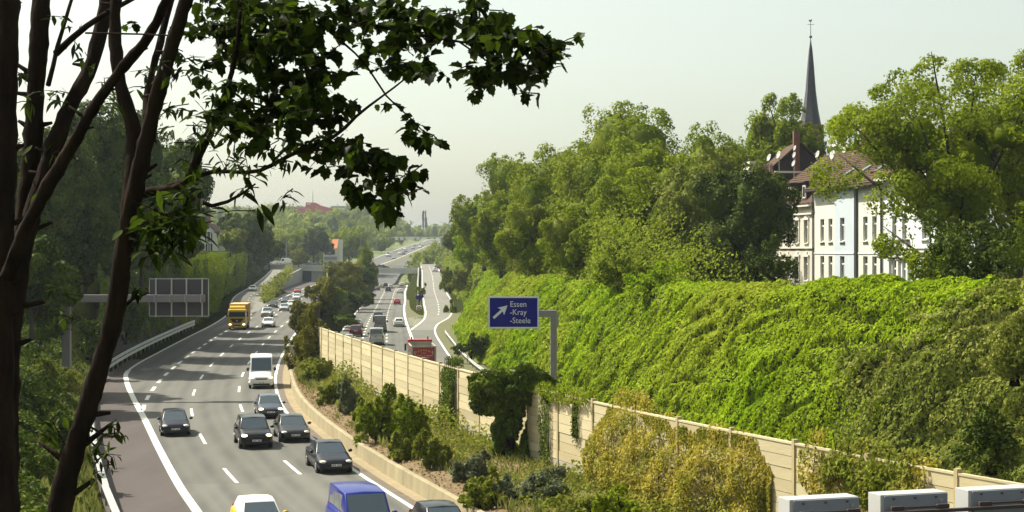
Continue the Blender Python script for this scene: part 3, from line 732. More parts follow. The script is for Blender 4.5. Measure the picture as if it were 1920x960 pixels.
TREES = [
 ('broadleaf_tree', 'tallest domed green tree rising in the middle of the slope-top wood', 1165, 190, 290, 190, 7.5, 'leaf_mid', 15000, .40, 11),
 ('broadleaf_tree', 'light green spreading tree in front of the tallest dome, dark branches showing low', 1215, 262, 300, 162, 7.4, 'leaf_lime', 15000, .36, 12),
 ('broadleaf_tree', 'dark rounded tree at the far end of the slope-top wood', 972, 284, 220, 240, 7.6, 'leaf_mid', 11000, .46, 13),
 ('broadleaf_tree', 'small rounded tree lowest at the far tip of the slope-top wood', 908, 362, 120, 292, 8.2, 'leaf_mid', 5000, .5, 14),
 ('broadleaf_tree', 'mid green tree between the small far tree and the tall dome', 1052, 272, 210, 205, 7.6, 'leaf_mid', 10000, .42, 15),
 ('broadleaf_tree', 'dark creeper-hung tree just left of the cream house', 1392, 318, 205, 138, 7.6, 'leaf_dark', 13000, .30, 16),
 ('broadleaf_tree', 'pale creeper-covered tree left of the dark tree beside the cream house', 1290, 300, 150, 152, 7.5, 'leaf_knot', 9000, .32, 17),
 ('broadleaf_tree', 'loose light tree behind the creeper-covered trees, under the open sky', 1335, 240, 180, 200, 9, 'leaf_mid', 5000, .40, 18),
 ('broadleaf_tree', 'slim airy tree to the left of the tree in front of the spire', 1405, 212, 165, 222, 9, 'leaf_lime', 5000, .44, 19),
 ('broadleaf_tree', 'airy yellow-green tree standing right below the church spire', 1485, 160, 180, 218, 14, 'leaf_lime', 12000, .42, 20),
 ('broadleaf_tree', 'small pale tree behind the brown roof, next to the big right-hand tree', 1602, 222, 130, 235, 16, 'leaf_mid', 4500, .46, 21),
 ('broadleaf_tree', 'huge bright leafy tree in front of the pale houses', 1795, 118, 480, 104, 8.5, 'leaf_lime', 30000, .27, 22),
 ('broadleaf_tree', 'tall leafy tree cut off by the right edge of the picture', 1905, 104, 290, 110, 8.6, 'leaf_lime', 16000, .28, 23),
 ('broadleaf_tree', 'mid green tree filling the gap between the tall dome and the creeper-covered tree', 1255, 285, 170, 178, 7.5, 'leaf_mid', 11000, .34, 25),
 ('broadleaf_tree', 'leafy tree low in the wood directly above the blue sign', 1010, 340, 170, 190, 7.6, 'leaf_mid', 10000, .36, 26),
 ('broadleaf_tree', 'dark leafy tree low in the wood below the tall dome', 1110, 360, 180, 160, 7.5, 'leaf_mid', 11000, .32, 27),
 ('broadleaf_tree', 'leafy tree low at the far end of the wood, right of the small far tree', 940, 380, 120, 235, 7.8, 'leaf_mid', 7000, .40, 28),
 ('broadleaf_tree', 'dark little tree poking up at the slope end above the lamp post', 868, 408, 42, 400, 9, 'leaf_dark', 2500, .5, 24),
]
for a in TREES:
    airy = a[10] in (20, 21, 22, 23)
    kw = dict(nl=34 if a[10] in (22, 23) else 18, lobe=(.17, .27), sub=9, subr=(.06, .12), core=.5, reach=(.25, .86), under=.16) if airy else dict(nl=11, lobe=(.30, .46), sub=15, subr=(.08, .15), core=.72)
    make_tree(a[0], a[1], a[2], a[3], a[4], a[5], a[6], a[7], n=int(a[8] * 1.15), leaf=a[9] * .84, seed=a[10], group='trees on the slope top', bare={12: .12, 22: .10, 23: .05, 20: .1}.get(a[10], .02), **kw)
def shrub(name, label, p, r, m, n=2200, leaf=.26, seed=1, cat='shrub', group=None, nl=6, stem='bark', spread=.2):
    root = thing(name, label, cat, p, 0, group)
    g_s = random.Random(seed); pieces = []; lc = []
    for q in range(4):
        ax, ay = g_s.uniform(-.5, .5), g_s.uniform(-.35, .35); hz_ = (1.0, .72, .55, .8)[q] * g_s.uniform(.85, 1.1); wr_s = g_s.uniform(.5, .68)
        dat, l_ = crown_mesh('f', int(n * (.34, .26, .2, .2)[q]), (ax * r[0], ay * r[1], r[2] * hz_ * .9), (r[0] * wr_s, r[1] * wr_s, r[2] * hz_), leaf, nl=nl, lobe=(.22, .36), sub=8, subr=(.08, .17), seed=seed * 7 + q, core=.45, zmin=-.1, reach=(.45, .9), jitter=.6, aspect=.58, raw=True)
        pieces.append(dat); lc.append(l_[0])
    me = npmesh('foliage', *join(pieces))
    link('foliage', me, m, root)
    t = MB()
    for i in range(min(5, len(lc))):
        e = Vector(lc[i]); t.tube([(0.1 * i - .2, 0, -.3), (e.x * .4, e.y * .4, e.z * .6), e], [.07, .05, .02], 5)
    t.build('stem', stem, root, smooth=True)
    return root
# shrubs along the slope crest and in the wood's skirt
for i, (x, y, w, h, Y, mm, lab) in enumerate([
    (1165, 545, 110, 80, 128, 'leaf_mid', 'rounded dark green bush on the slope crest below the tall dome tree'),
    (1235, 548, 120, 62, 118, 'ivy', 'low ivy-covered hump on the slope crest beneath the creeper-covered tree'),
    (1330, 548, 130, 130, 130, 'leaf_dark', 'dark shrub in the shade beneath the creeper-hung tree'),
    (1430, 552, 130, 110, 122, 'leaf_dark', 'dark shrub touching the cream house corner'),
    (1095, 520, 130, 120, 170, 'leaf_mid', 'broad green shrub filling the wood edge above the blue sign post'),
    (1010, 505, 150, 140, 205, 'leaf_knot', 'pale flowering creeper mound above the blue sign'),
    (935, 500, 120, 110, 250, 'leaf_mid', 'green shrub at the wood edge above the slip road'),
    (880, 492, 90, 80, 310, 'ivy', 'bright green shrub overhanging the slip road by the lamp post'),
    (852, 588, 46, 56, 318, 'leaf_mid', 'green bush hanging over the slip road edge line above the red tipper truck'),
    (845, 548, 46, 50, 390, 'leaf_mid', 'green bush beside the dark red car on the slip road'),
    (860, 545, 60, 60, 335, 'leaf_knot', 'dark green bush bulging over the slip road kerb'),
    (850, 470, 60, 62, 420, 'leaf_knot', 'pale green bush at the far end of the ivy slope'),
    (1748, 560, 150, 140, 82, 'leaf_mid', 'bright green shrub on the crest below the huge leafy tree'),
    (1840, 560, 210, 190, 74, 'leaf_dark', 'dark shrub under the tree at the right edge of the picture'),
    (1905, 640, 170, 120, 60, 'leaf_knot', 'pale flowering creeper heap on the slope at the right edge of the picture'),
    (1650, 556, 90, 40, 92, 'ivy', 'low bright hump of ivy in front of the ornate pale blue house'),
    (1700, 905, 150, 75, 63, 'leaf_mid', 'green bush at the slope foot above the middle grey box'),
    (1860, 800, 190, 130, 56, 'leaf_dark', 'dark green bush at the slope foot above the rightmost grey box'),
    (165, 668, 80, 85, 139, 'leaf_left', 'leafy bush behind the gantry post on the left bank'),
    (235, 640, 100, 120, 152, 'leaf_dark', 'dark bush against the retaining wall right of the gantry post'),
    (55, 800, 170, 150, 84, 'leaf_left', 'leafy bush on the left bank between the two trunks, above the guard rail'),
    (45, 940, 150, 130, 66, 'leaf_left', 'leafy bush at the bottom left corner beside the guard rail'),
    (120, 850, 90, 90, 74, 'leaf_left', 'small leafy bush close to the guard rail on the left bank'),
    (110, 735, 110, 70, 98, 'leaf_shrub', 'sunlit bush in front of the gantry post foot'),
    (75, 640, 130, 110, 120, 'leaf_left', 'big leafy bush left of the gantry post'),
    (885, 640, 70, 50, 176, 'leaf_dark', 'dark bush low on the slope left of the sign post'),
    ]):
    p = at(x, y, Y); r = (w * Y / F / 2, w * Y / F / 2, h * Y / F / 2)
    if y < 560 and Y < 250: p.z = min(p.z, float(CZ(Y)) + .2)
    if 560 < y and x > 800: p.z -= r[2] * 1.15
    shrub('shrub', lab, p, r, mm, n=int(1500 + 1700 * min(3, r[0] * r[2] / 6)), leaf=.20 * (Y / 90) ** .5, seed=100 + i, group='shrubs on the ivy slope', nl=7)

# shrubs in front of the noise barrier, from the far end to the near end
for i, (x, yb, w, h, mm, lab) in enumerate([
    (590, 690, 70, 135, 'leaf_brown', 'tall olive bush at the far end of the tan noise barrier'),
    (572, 660, 50, 85, 'leaf_brown', 'olive bush beside the small capped post, behind the white van'),
    (600, 720, 60, 60, 'leaf_shrub', 'low yellow-green bush at the verge just past the barrier end'),
    (628, 760, 62, 62, 'leaf_shrub', 'bright green bush at the barrier foot near its far end'),
    (655, 780, 48, 66, 'leaf_grey', 'grey-green feathery bush in front of the barrier'),
    (712, 830, 78, 105, 'leaf_mid', 'tall dark bush leaning on the middle of the barrier'),
    (690, 805, 50, 60, 'leaf_shrub', 'yellow-green bush between the grey-green bush and the tall dark bush'),
    (768, 850, 80, 120, 'leaf_mid', 'leafy bush with a climbing tip on the barrier, right of the tall dark bush'),
    (752, 862, 60, 50, 'leaf_shrub', 'low scrubby bush below the leafy climbing bush'),
    (815, 880, 60, 90, 'leaf_shrub', 'reddish green scrub beneath the narrow ivy column'),
    (880, 905, 70, 70, 'leaf_grey', 'dull green bush left of the ivy-choked tree'),
    (905, 950, 90, 70, 'leaf_shrub', 'scrub at the bottom below the ivy-choked tree'),
    (1005, 948, 110, 90, 'leaf_grey', 'grey-green bush right of the ivy-choked tree trunk'),
    (1090, 985, 120, 70, 'leaf_shrub', 'low green scrub below the bare boards of the barrier'),
    (1170, 1000, 110, 95, 'leaf_lime', 'bright green scrub at the foot of the yellow creeper'),
    ]):
    p = on(x, yb, .75); p.z = .6; Y = p.y
    r = (w * Y / F / 2 * 1.3, w * Y / F / 2 * 1.15, h * Y / F / 2 * 1.06)
    b = float(BAR(min(Y, 143)))
    if Y < 143: p.x = min(p.x, b - .35 - r[0] * .25)
    shrub('shrub', lab, p, r, mm, n=int(1800 + 900 * min(4, r[0] * r[2])), leaf=.13 + .0006 * Y, seed=140 + i, group='shrubs at the noise barrier', nl=7)
def bar_pt(x, side=-1, off=.25):
    """point on the barrier line seen at pixel column x"""
    yy = np.linspace(44, 143.6, 4000); k = int(np.argmin(np.abs(960 + BAR(yy) / yy * F - x)))
    return float(BAR(yy[k])) + side * off, float(yy[k])
def draped(name, label, x0, x1, n, leaf, m, cat, profile, off=.4, thick=.5, ragged=.5, droop=1.2):
    """creeper hanging on the barrier: profile(u) -> (zlow, zhigh, thickness)"""
    g = np.random.default_rng(int(x0)); u = g.uniform(0, 1, n); 
    a0, y0 = bar_pt(x0); a1, y1 = bar_pt(x1)
    Y = y0 + (y1 - y0) * u; pr = np.array([profile(q) for q in np.linspace(0, 1, 60)])
    lo, hi, th = (np.interp(u, np.linspace(0, 1, 60), pr[:, k]) for k in range(3))
    v = g.uniform(0, 1, n)
    nzz = fbm(np.stack([Y / .9, v * 5, Y * 0 + x0], 1), 3)
    edge = fbm(np.stack([Y * 1.6, v * 0, Y * 0 + 5 + x0], 1), 2)
    lo = lo + (edge - .5) * ragged * 2.2
    hi = hi + (fbm(np.stack([Y * 1.3, Y * 0, Y * 0 + 15 + x0], 1), 3) - .5) * ragged * 1.6
    z = lo + (hi - lo) * v + g.normal(0, .06, n)
    out = th * (.25 + 1.5 * nzz) * np.sin(np.clip(v * 1.05 + .12, 0, 1) * math.pi) ** .5
    d = out * (1 - g.uniform(0, 1, n) ** 2 * .5)
    over = z > 4.35
    tx = (BAR(Y + .1) - BAR(Y - .1)) / .2; nn = np.stack([-np.ones(n), tx, np.zeros(n)], 1); nn = unit(nn)
    P = np.stack([BAR(Y), Y, z], 1) + nn * (d + .08)[:, None]
    P[over] += (-nn[over]) * (g.uniform(0, 1, over.sum()) * thick)[:, None]
    k = g.uniform(0, 1, n) < .35 + 1.3 * nzz
    P = P[k]; n = len(P)
    N = nn[k] * .8 + g.normal(size=(n, 3)) * .55 + [0, 0, .4]
    o = thing(name, label, cat, (a0, y0, .4))
    P = P - np.array([a0, y0, .4])
    link('foliage', npmesh('foliage', *leaves(P, N, leaf * g.uniform(.6, 1.4, n), .5, droop)), m, o)
    t = MB()
    for q in np.linspace(.1, .9, 6):
        yv = y0 + (y1 - y0) * q; h = float(np.interp(q, np.linspace(0, 1, 60), pr[:, 1]))
        lo_ = max(.4, float(np.interp(q, np.linspace(0, 1, 60), pr[:, 0])))
        t.tube([(float(BAR(yv)) - .12 - a0, yv - y0, lo_ - .4), (float(BAR(yv)) - .16 - a0, yv - y0 + .15, (h + lo_) / 2 - .4), (float(BAR(yv)) - .1 - a0, yv - y0, h - .5)], [.03, .025, .012], 5)
    t.build('stem', 'bark', o, smooth=True)
    return o
draped('yellow_creeper', 'big yellow-olive creeper hanging over the noise barrier in front of the slope', 1128, 1452, 30000, .14, 'leaf_yellow', 'creeper',
       lambda u: (.15 + 1.6 * abs(2 * u - 1) ** 10, (4.95 - .9 * u + .35 * math.sin(u * 9)) * (1 - .30 * abs(2 * u - 1) ** 7), 1.15 * math.sin(math.pi * min(1, u * .9 + .12)) ** .5 + .1), ragged=.6)
draped('vine', 'thin straggly yellow-green vine on the barrier above the middle grey box', 1515, 1745, 4200, .15, 'leaf_yellow', 'creeper',
       lambda u: (2.6 - 1.2 * math.sin(u * 3.1), 4.55, .32), ragged=1.0)
draped('vine', 'green creeper spilling over the barrier top from the slope', 1560, 1720, 2800, .17, 'leaf_shrub', 'creeper',
       lambda u: (3.2 + .3 * math.sin(u * 7), 4.9, .4), ragged=.5)
draped('ivy_column', 'narrow dark ivy column climbing the noise barrier left of the ivy-choked tree', 835, 858, 7000, .14, 'leaf_ivytree', 'creeper',
       lambda u: (.6, 4.95, .35), ragged=.2)
draped('ivy_column', 'thin ivy strand right of the ivy-choked tree on the barrier', 1018, 1036, 1500, .12, 'leaf_ivytree', 'creeper',
       lambda u: (.9, 4.5, .22), ragged=.2)
draped('ivy_strand', 'short hanging ivy wisp on the bare boards', 1078, 1090, 420, .11, 'leaf_ivytree', 'creeper',
       lambda u: (2.6, 4.5, .14), ragged=.3)
draped('ivy_fringe', 'green ivy fringe lying along the barrier top right of the ivy-choked tree', 1010, 1110, 1800, .15, 'leaf_mid', 'creeper',
       lambda u: (4.15, 4.75, .25), ragged=.25)
# ivy-choked tree in front of the barrier
x, Y = bar_pt(992, off=.9)
it = thing('ivy_choked_tree', 'mushroom-shaped dark tree smothered in ivy in front of the noise barrier', 'tree', (x, Y, .6))
parts = []
for (cx, cz, rx, rz, n, s) in [(0, 3.95, 2.0, 1.15, 6500, 1), (-.95, 3.3, 1.1, .9, 3000, 2), (1.1, 3.75, 1.15, .85, 3000, 3), (.05, 2.3, .78, 1.2, 2600, 4), (-.6, .95, .42, 1.1, 1100, 5), (.75, 1.0, .38, 1.1, 1000, 6), (.2, .5, .95, .45, 1300, 7), (-1.75, 4.05, .5, .4, 600, 8)]:
    me_, _ = crown_mesh('crown', n, (cx, 0, cz), (rx, .95 * min(1, rx), rz), .15, nl=7, seed=300 + s, subr=(.12, .2), aspect=.8); parts.append(me_)
for me_ in parts: link('leaf_mass', me_, 'leaf_ivytree', it)
t = MB().tube([(-.15, .1, -.5), (0, 0, 1.5), (.1, 0, 3.6)], [.32, .26, .16], 8)
for e in ((-1.2, 0, 3.6), (1.3, .1, 3.9), (.2, .2, 4.6), (-.5, -.2, 2.0)): t.tube([(0, 0, 1.8), (e[0] * .5, e[1], (e[2] + 1.8) / 2 + .3), e], [.14, .1, .04], 6)
t.build('trunk', 'bark', it, smooth=True)

# median bushes towards the bridge
for i, (x, yt, w, Y, zb, mm, lab) in enumerate([
    (604, 520, 62, 262, .5, 'leaf_brown', 'olive median bush left of the weathered plank barrier'),
    (575, 566, 60, 205, .5, 'leaf_brown', 'olive median bush below the capped post beside the silver cars'),
    (585, 600, 60, 172, .5, 'leaf_brown', 'yellow-green median bush nearest the barrier end'),
    (640, 488, 90, 350, .3, 'leaf_brown', 'big brownish median tree in front of the bridge'),
    (683, 462, 50, 430, .3, 'leaf_mid', 'tall green median tree hiding the middle of the bridge'),
    (665, 500, 70, 390, .3, 'leaf_left', 'dark green median bush at the bridge pier'),
    (625, 540, 46, 300, .3, 'leaf_mid', 'small green median bush behind the plank barrier'),
    (672, 545, 60, 330, -.6, 'leaf_left', 'dark shaded bush between the plank barrier and the far carriageway'),
    (640, 590, 60, 250, -.6, 'leaf_left', 'dark shaded bush overhanging the edge line by the plank barrier'),
    ]):
    make_tree('median_bush', lab, x, yt, w, Y, zb, mm, n=3800, leaf=.30 * (Y / 250) ** .5, seed=200 + i, bare=.04, group='bushes in the median', cat='bush', nl=8)

# scrub between the single bushes along the barrier foot
n = 36000
Y = 50 * (150 / 50) ** rng.uniform(0, 1, n); tq = rng.uniform(.24, .97, n)
cl = fbm(np.stack([Y / 2.6, tq * 2.5, Y * 0], 1), 3); keep = cl + (tq - .6) * .35 > .38
Y, tq, cl = Y[keep], tq[keep], cl[keep]; n = len(Y)
w = WALL(Y); b = np.where(Y < 143.6, BAR(Y), R2(Y) - 2.5)
P = np.stack([w + tq * (b - w), Y, .75 + rng.uniform(0, 1, n) ** 1.4 * (.3 + 4.2 * np.maximum(0, cl - .36) * tq)], 1)
g = link('barrier_scrub', npmesh('barrier_scrub', *leaves(P, rng.normal(size=(n, 3)) * .6 + [-.3, -.1, .7], .17 * rng.uniform(.6, 1.5, n) * (Y / 80) ** .5)), 'leaf_shrub')
n = 15000
Yg = 46 * (150 / 46) ** rng.uniform(0, 1, n); tg = rng.uniform(.1, .95, n); cg = fbm(np.stack([Yg / 3, tg * 3, Yg * 0 + 8], 1), 3); kg = cg + tg * .2 > .56; Yg, tg = Yg[kg], tg[kg]; n = len(Yg)
wg = WALL(Yg); bg_ = np.where(Yg < 143.6, BAR(Yg), R2(Yg) - 2.5); hg = rng.uniform(.2, .75, n)
Pg = np.stack([wg + tg * (bg_ - wg), Yg, .72 + hg * .45], 1)
gg = link('verge_grass', npmesh('verge_grass', *leaves(Pg, rng.normal(size=(n, 3)) * [1, 1, .15], hg, .16, 3.0)), 'grass_blade'); tag(gg, 'dry tufted grass on the earth strip below the noise barrier', 'grass', kind='stuff')
tag(g, 'straggling scrub and weeds between the bushes along the barrier foot', 'scrub', kind='stuff')

# ---------------------------------------------------------------- left side: wooded bank
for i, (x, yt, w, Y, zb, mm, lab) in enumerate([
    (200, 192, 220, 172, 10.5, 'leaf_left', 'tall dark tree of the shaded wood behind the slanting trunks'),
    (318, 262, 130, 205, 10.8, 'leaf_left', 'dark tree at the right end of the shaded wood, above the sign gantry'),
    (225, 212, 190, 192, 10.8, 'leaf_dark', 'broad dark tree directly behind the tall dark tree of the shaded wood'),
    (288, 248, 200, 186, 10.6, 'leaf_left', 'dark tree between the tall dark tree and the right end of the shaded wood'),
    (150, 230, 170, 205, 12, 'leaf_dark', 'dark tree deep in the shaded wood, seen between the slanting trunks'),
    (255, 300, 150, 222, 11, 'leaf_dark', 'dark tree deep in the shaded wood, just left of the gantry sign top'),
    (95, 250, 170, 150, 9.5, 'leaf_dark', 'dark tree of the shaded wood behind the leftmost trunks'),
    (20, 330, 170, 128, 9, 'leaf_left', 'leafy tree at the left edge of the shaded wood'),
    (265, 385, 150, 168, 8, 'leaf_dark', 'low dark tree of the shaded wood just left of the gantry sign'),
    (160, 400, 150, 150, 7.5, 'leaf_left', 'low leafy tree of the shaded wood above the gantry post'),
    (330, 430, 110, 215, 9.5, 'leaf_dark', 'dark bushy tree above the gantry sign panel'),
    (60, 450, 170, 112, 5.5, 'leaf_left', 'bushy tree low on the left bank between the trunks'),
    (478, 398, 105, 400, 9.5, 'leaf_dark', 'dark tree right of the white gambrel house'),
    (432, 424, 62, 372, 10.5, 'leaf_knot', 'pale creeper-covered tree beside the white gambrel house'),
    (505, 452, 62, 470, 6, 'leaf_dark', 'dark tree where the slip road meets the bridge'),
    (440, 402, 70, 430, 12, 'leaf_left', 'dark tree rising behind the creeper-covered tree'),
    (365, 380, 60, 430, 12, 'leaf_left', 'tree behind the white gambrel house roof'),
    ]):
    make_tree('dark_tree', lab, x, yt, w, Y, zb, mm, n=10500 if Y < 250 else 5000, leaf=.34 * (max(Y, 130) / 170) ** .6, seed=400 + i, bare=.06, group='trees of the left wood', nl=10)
# understorey that closes the wood on the slope top
n = 42000
Y = 118 * (430 / 118) ** rng.uniform(0, 1, n); u = rng.uniform(0, 1, n)
hmax = np.interp(Y, [118, 132, 160, 230, 330, 430], [1.5, 5.5, 7.5, 8.0, 6.0, 4.0])
cl = fbm(np.stack([Y / 4.5, u * 2.2, Y * 0 + 31], 1), 3); v = rng.uniform(0, 1, n) ** .8
P = np.stack([CX(Y) + 1.2 + 7 * u * v - (cl - .4) * 5, Y, CZ(Y) - .3 + hmax * v * (.35 + 1.3 * cl)], 1)
g = link('wood_understorey', npmesh('wood_understorey', *leaves(P, rng.normal(size=(n, 3)) * .5 + [-.6, -.25, .6], .34 * rng.uniform(.6, 1.35, n) * (Y / 170) ** .6)), 'leaf_mid')
tag(g, 'leafy understorey filling the foot of the wood on the slope top', 'undergrowth', kind='stuff')
# ivy curtain on the left wall
n = 26000
Y = rng.uniform(222, 440, n); v = rng.uniform(0, 1.15, n)
cl = fbm(np.stack([Y / 6, v * 2.2, Y * 0], 1), 3); st = fbm(np.stack([Y / 1.6, v * .8, Y * 0 + 8], 1), 2)
hw = 9.2 + ZRL(Y) * .35 + 1.2 * fbm(np.stack([Y / 14, Y * 0, Y * 0 + 2], 1), 2)
xo = (cl - .35) * 3.2 * np.sin(np.clip(v, .05, 1) * 2.6) + (st - .5) * 1.2 + .5
P = np.stack([SL(Y) - 1.9 + xo + .25 - np.maximum(v - 1, 0) * 22, Y, .3 + hw * np.minimum(v, 1) + (cl - .4) * 1.0 * (v > .9)], 1)
g = link('ivy_curtain', npmesh('ivy_curtain', *leaves(P, np.stack([np.ones(n) * .8, -.5 + rng.normal(0, .5, n), .7 + rng.normal(0, .4, n)], 1), .55 * rng.uniform(.6, 1.3, n), .6, 1.0)), 'leaf_lime')
tag(g, 'bright green ivy curtain hanging down the wall beside the yellow truck', 'ivy', kind='stuff')
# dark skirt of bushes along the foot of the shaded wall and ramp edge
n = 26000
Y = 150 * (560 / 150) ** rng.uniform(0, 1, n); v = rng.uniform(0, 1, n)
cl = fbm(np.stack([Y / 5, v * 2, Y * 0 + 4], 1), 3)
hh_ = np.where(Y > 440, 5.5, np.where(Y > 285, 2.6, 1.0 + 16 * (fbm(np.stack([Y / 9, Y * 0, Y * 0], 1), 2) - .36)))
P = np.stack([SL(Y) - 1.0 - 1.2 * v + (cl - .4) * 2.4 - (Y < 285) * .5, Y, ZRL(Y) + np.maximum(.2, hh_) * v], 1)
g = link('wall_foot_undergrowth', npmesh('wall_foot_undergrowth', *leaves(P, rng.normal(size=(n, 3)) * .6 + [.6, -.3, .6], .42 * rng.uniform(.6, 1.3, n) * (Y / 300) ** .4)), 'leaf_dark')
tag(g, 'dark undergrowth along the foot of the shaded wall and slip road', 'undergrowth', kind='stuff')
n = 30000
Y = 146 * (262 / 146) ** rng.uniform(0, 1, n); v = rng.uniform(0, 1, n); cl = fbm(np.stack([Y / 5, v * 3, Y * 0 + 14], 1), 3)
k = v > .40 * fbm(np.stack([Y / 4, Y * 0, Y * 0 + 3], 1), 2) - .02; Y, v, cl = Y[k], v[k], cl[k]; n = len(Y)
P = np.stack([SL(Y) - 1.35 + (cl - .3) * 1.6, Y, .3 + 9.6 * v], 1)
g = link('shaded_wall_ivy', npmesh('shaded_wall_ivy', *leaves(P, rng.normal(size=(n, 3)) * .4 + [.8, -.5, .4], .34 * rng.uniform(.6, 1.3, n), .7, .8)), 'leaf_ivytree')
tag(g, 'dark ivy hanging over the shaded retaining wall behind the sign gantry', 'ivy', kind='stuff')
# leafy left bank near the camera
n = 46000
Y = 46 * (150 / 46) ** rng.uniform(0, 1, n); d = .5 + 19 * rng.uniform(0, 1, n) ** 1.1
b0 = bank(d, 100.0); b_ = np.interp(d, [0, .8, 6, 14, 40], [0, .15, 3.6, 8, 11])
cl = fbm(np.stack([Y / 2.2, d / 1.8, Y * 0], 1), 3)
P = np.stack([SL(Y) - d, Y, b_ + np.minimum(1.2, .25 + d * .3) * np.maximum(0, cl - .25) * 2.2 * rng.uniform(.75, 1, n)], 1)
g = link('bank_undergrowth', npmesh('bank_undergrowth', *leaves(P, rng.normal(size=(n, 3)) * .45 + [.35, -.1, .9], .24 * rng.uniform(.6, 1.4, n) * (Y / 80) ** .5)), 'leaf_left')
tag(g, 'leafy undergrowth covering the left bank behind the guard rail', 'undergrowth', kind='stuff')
n = 9000
Y = 60 * (142 / 60) ** rng.uniform(0, 1, n); d = .35 + 2.6 * rng.uniform(0, 1, n)
h = rng.uniform(.25, .7, n)
P = np.stack([SL(Y) - d, Y, np.interp(d, [0, .8, 6], [0, .15, 3.6]) + h * .5], 1)
g = link('dry_grass', npmesh('dry_grass', *leaves(P, rng.normal(size=(n, 3)) * [1, 1, .15], h, .14, 3.0)), 'grass_blade')
tag(g, 'tall dry grass at the guard rail and gantry foot on the left bank', 'grass', kind='stuff')
# hedge on the ramp wall
n = 7000
Y = rng.uniform(335, 585, n); v = rng.uniform(0, 1, n)
P = np.stack([RMPR(Y) + .8 + rng.normal(0, .8, n), Y, ZRL(Y) * .9 + 2.6 * v * (.25 + 1.2 * fbm(np.stack([Y / 7, Y * 0, Y * 0], 1), 2))], 1)
g = link('ramp_hedge', npmesh('ramp_hedge', *leaves(P, rng.normal(size=(n, 3)) * .6 + [-.2, -.3, .7], .5 * rng.uniform(.6, 1.3, n))), 'leaf_shrub')
tag(g, 'scruffy hedge on the wall between the slip road and the motorway below', 'hedge')
# ivy and bushes along the far right ramp
n = 14000
Y = rng.uniform(330, 640, n); t = rng.uniform(0, 1.3, n)
P = slope_pt(Y, t); cl = fbm(np.stack([Y / 6, t * 4, Y * 0], 1), 3)
P[:, 0] -= (cl - .30) * 6; P[:, 2] += (cl - .3) * 4 + .2
g = link('far_slope_undergrowth', npmesh('far_slope_undergrowth', *leaves(P, rng.normal(size=(n, 3)) * .5 + [-.5, -.3, .7], .75 * rng.uniform(.6, 1.3, n))), 'leaf_mid')
tag(g, 'green undergrowth on the slope beside the far end of the slip road', 'undergrowth', kind='stuff')
# far wooded hillside: one mass
parts = []
g_ = np.random.default_rng(5); cnt = 0
while cnt < 430:
    Y = 660 * (1700 / 660) ** g_.uniform(0, 1); x = g_.uniform(380, 1000); X = (x - 960) * Y / F
    fx = float(FX(min(Y, 1300)))
    if Y < 1320 and fx - 11 < X < fx + 30: continue
    if Y < 760 and X > -95 and X < fx: continue
    h = g_.uniform(9, 15) * (1 if X < -85 or Y > 1250 else .75); r = h * g_.uniform(.36, .52)
    z = float(farz(X, Y)); nn = int(np.clip(420 * (900 / Y) ** 1.2, 120, 620))
    P, N, lc_, lr_ = blob_points(nn, (X, Y, z + h * .55), (r, r, h * .5), nl=5, seed=int(g_.integers(1e9)), clusters=9, spread=.13)
    parts.append(leaves(P, N, 1.05 * (Y / 800) ** .7 * rng.uniform(.6, 1.3, nn), .75)); cnt += 1
    V_, F_ = sphere_lobe((X, Y, z + h * .5), 1, 8, 5, cnt); c_ = np.array((X, Y, z + h * .5)); parts.append((c_ + (V_ - c_) * [r * .72, r * .72, h * .40], F_, np.full(len(V_), .05)))  # dark core sphere, inner shade of the tree put into its tint
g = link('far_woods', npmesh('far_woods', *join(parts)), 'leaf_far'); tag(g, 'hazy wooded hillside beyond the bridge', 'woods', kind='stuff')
# dark cypress pair on the skyline
for i, (x, yt, w, Y, zb, mm, lab) in enumerate([
    (588, 428, 80, 662, 6.5, 'leaf_dark', 'dark tree just left of the white house with the orange roof'),
    (548, 432, 70, 668, 6.5, 'leaf_mid', 'green tree above the long white van at the bridge end'),
    (655, 418, 75, 720, 7, 'leaf_lime', 'pale green tree right behind the white house with the orange roof'),
    (560, 466, 34, 590, 6, 'leaf_shrub', 'young yellow-green tree at the left end of the bridge railing')]):
    make_tree('broadleaf_tree', lab, x, yt, w, Y, zb, mm, n=4200, leaf=.75, seed=520 + i, bare=.06, group='trees beyond the bridge', nl=9)
for x in (794, 799):
    p = at(x, 408, 1600)
    make_tree('conifer', ['left one of the two thin pointed conifers on the hazy skyline', 'right one of the two thin pointed conifers on the hazy skyline'][x > 796], x, 396, 4, 1600, p.z - 16, 'leaf_dark', n=700, leaf=1.2, seed=int(x), bare=.02, group='pointed conifers on the skyline', nl=4)
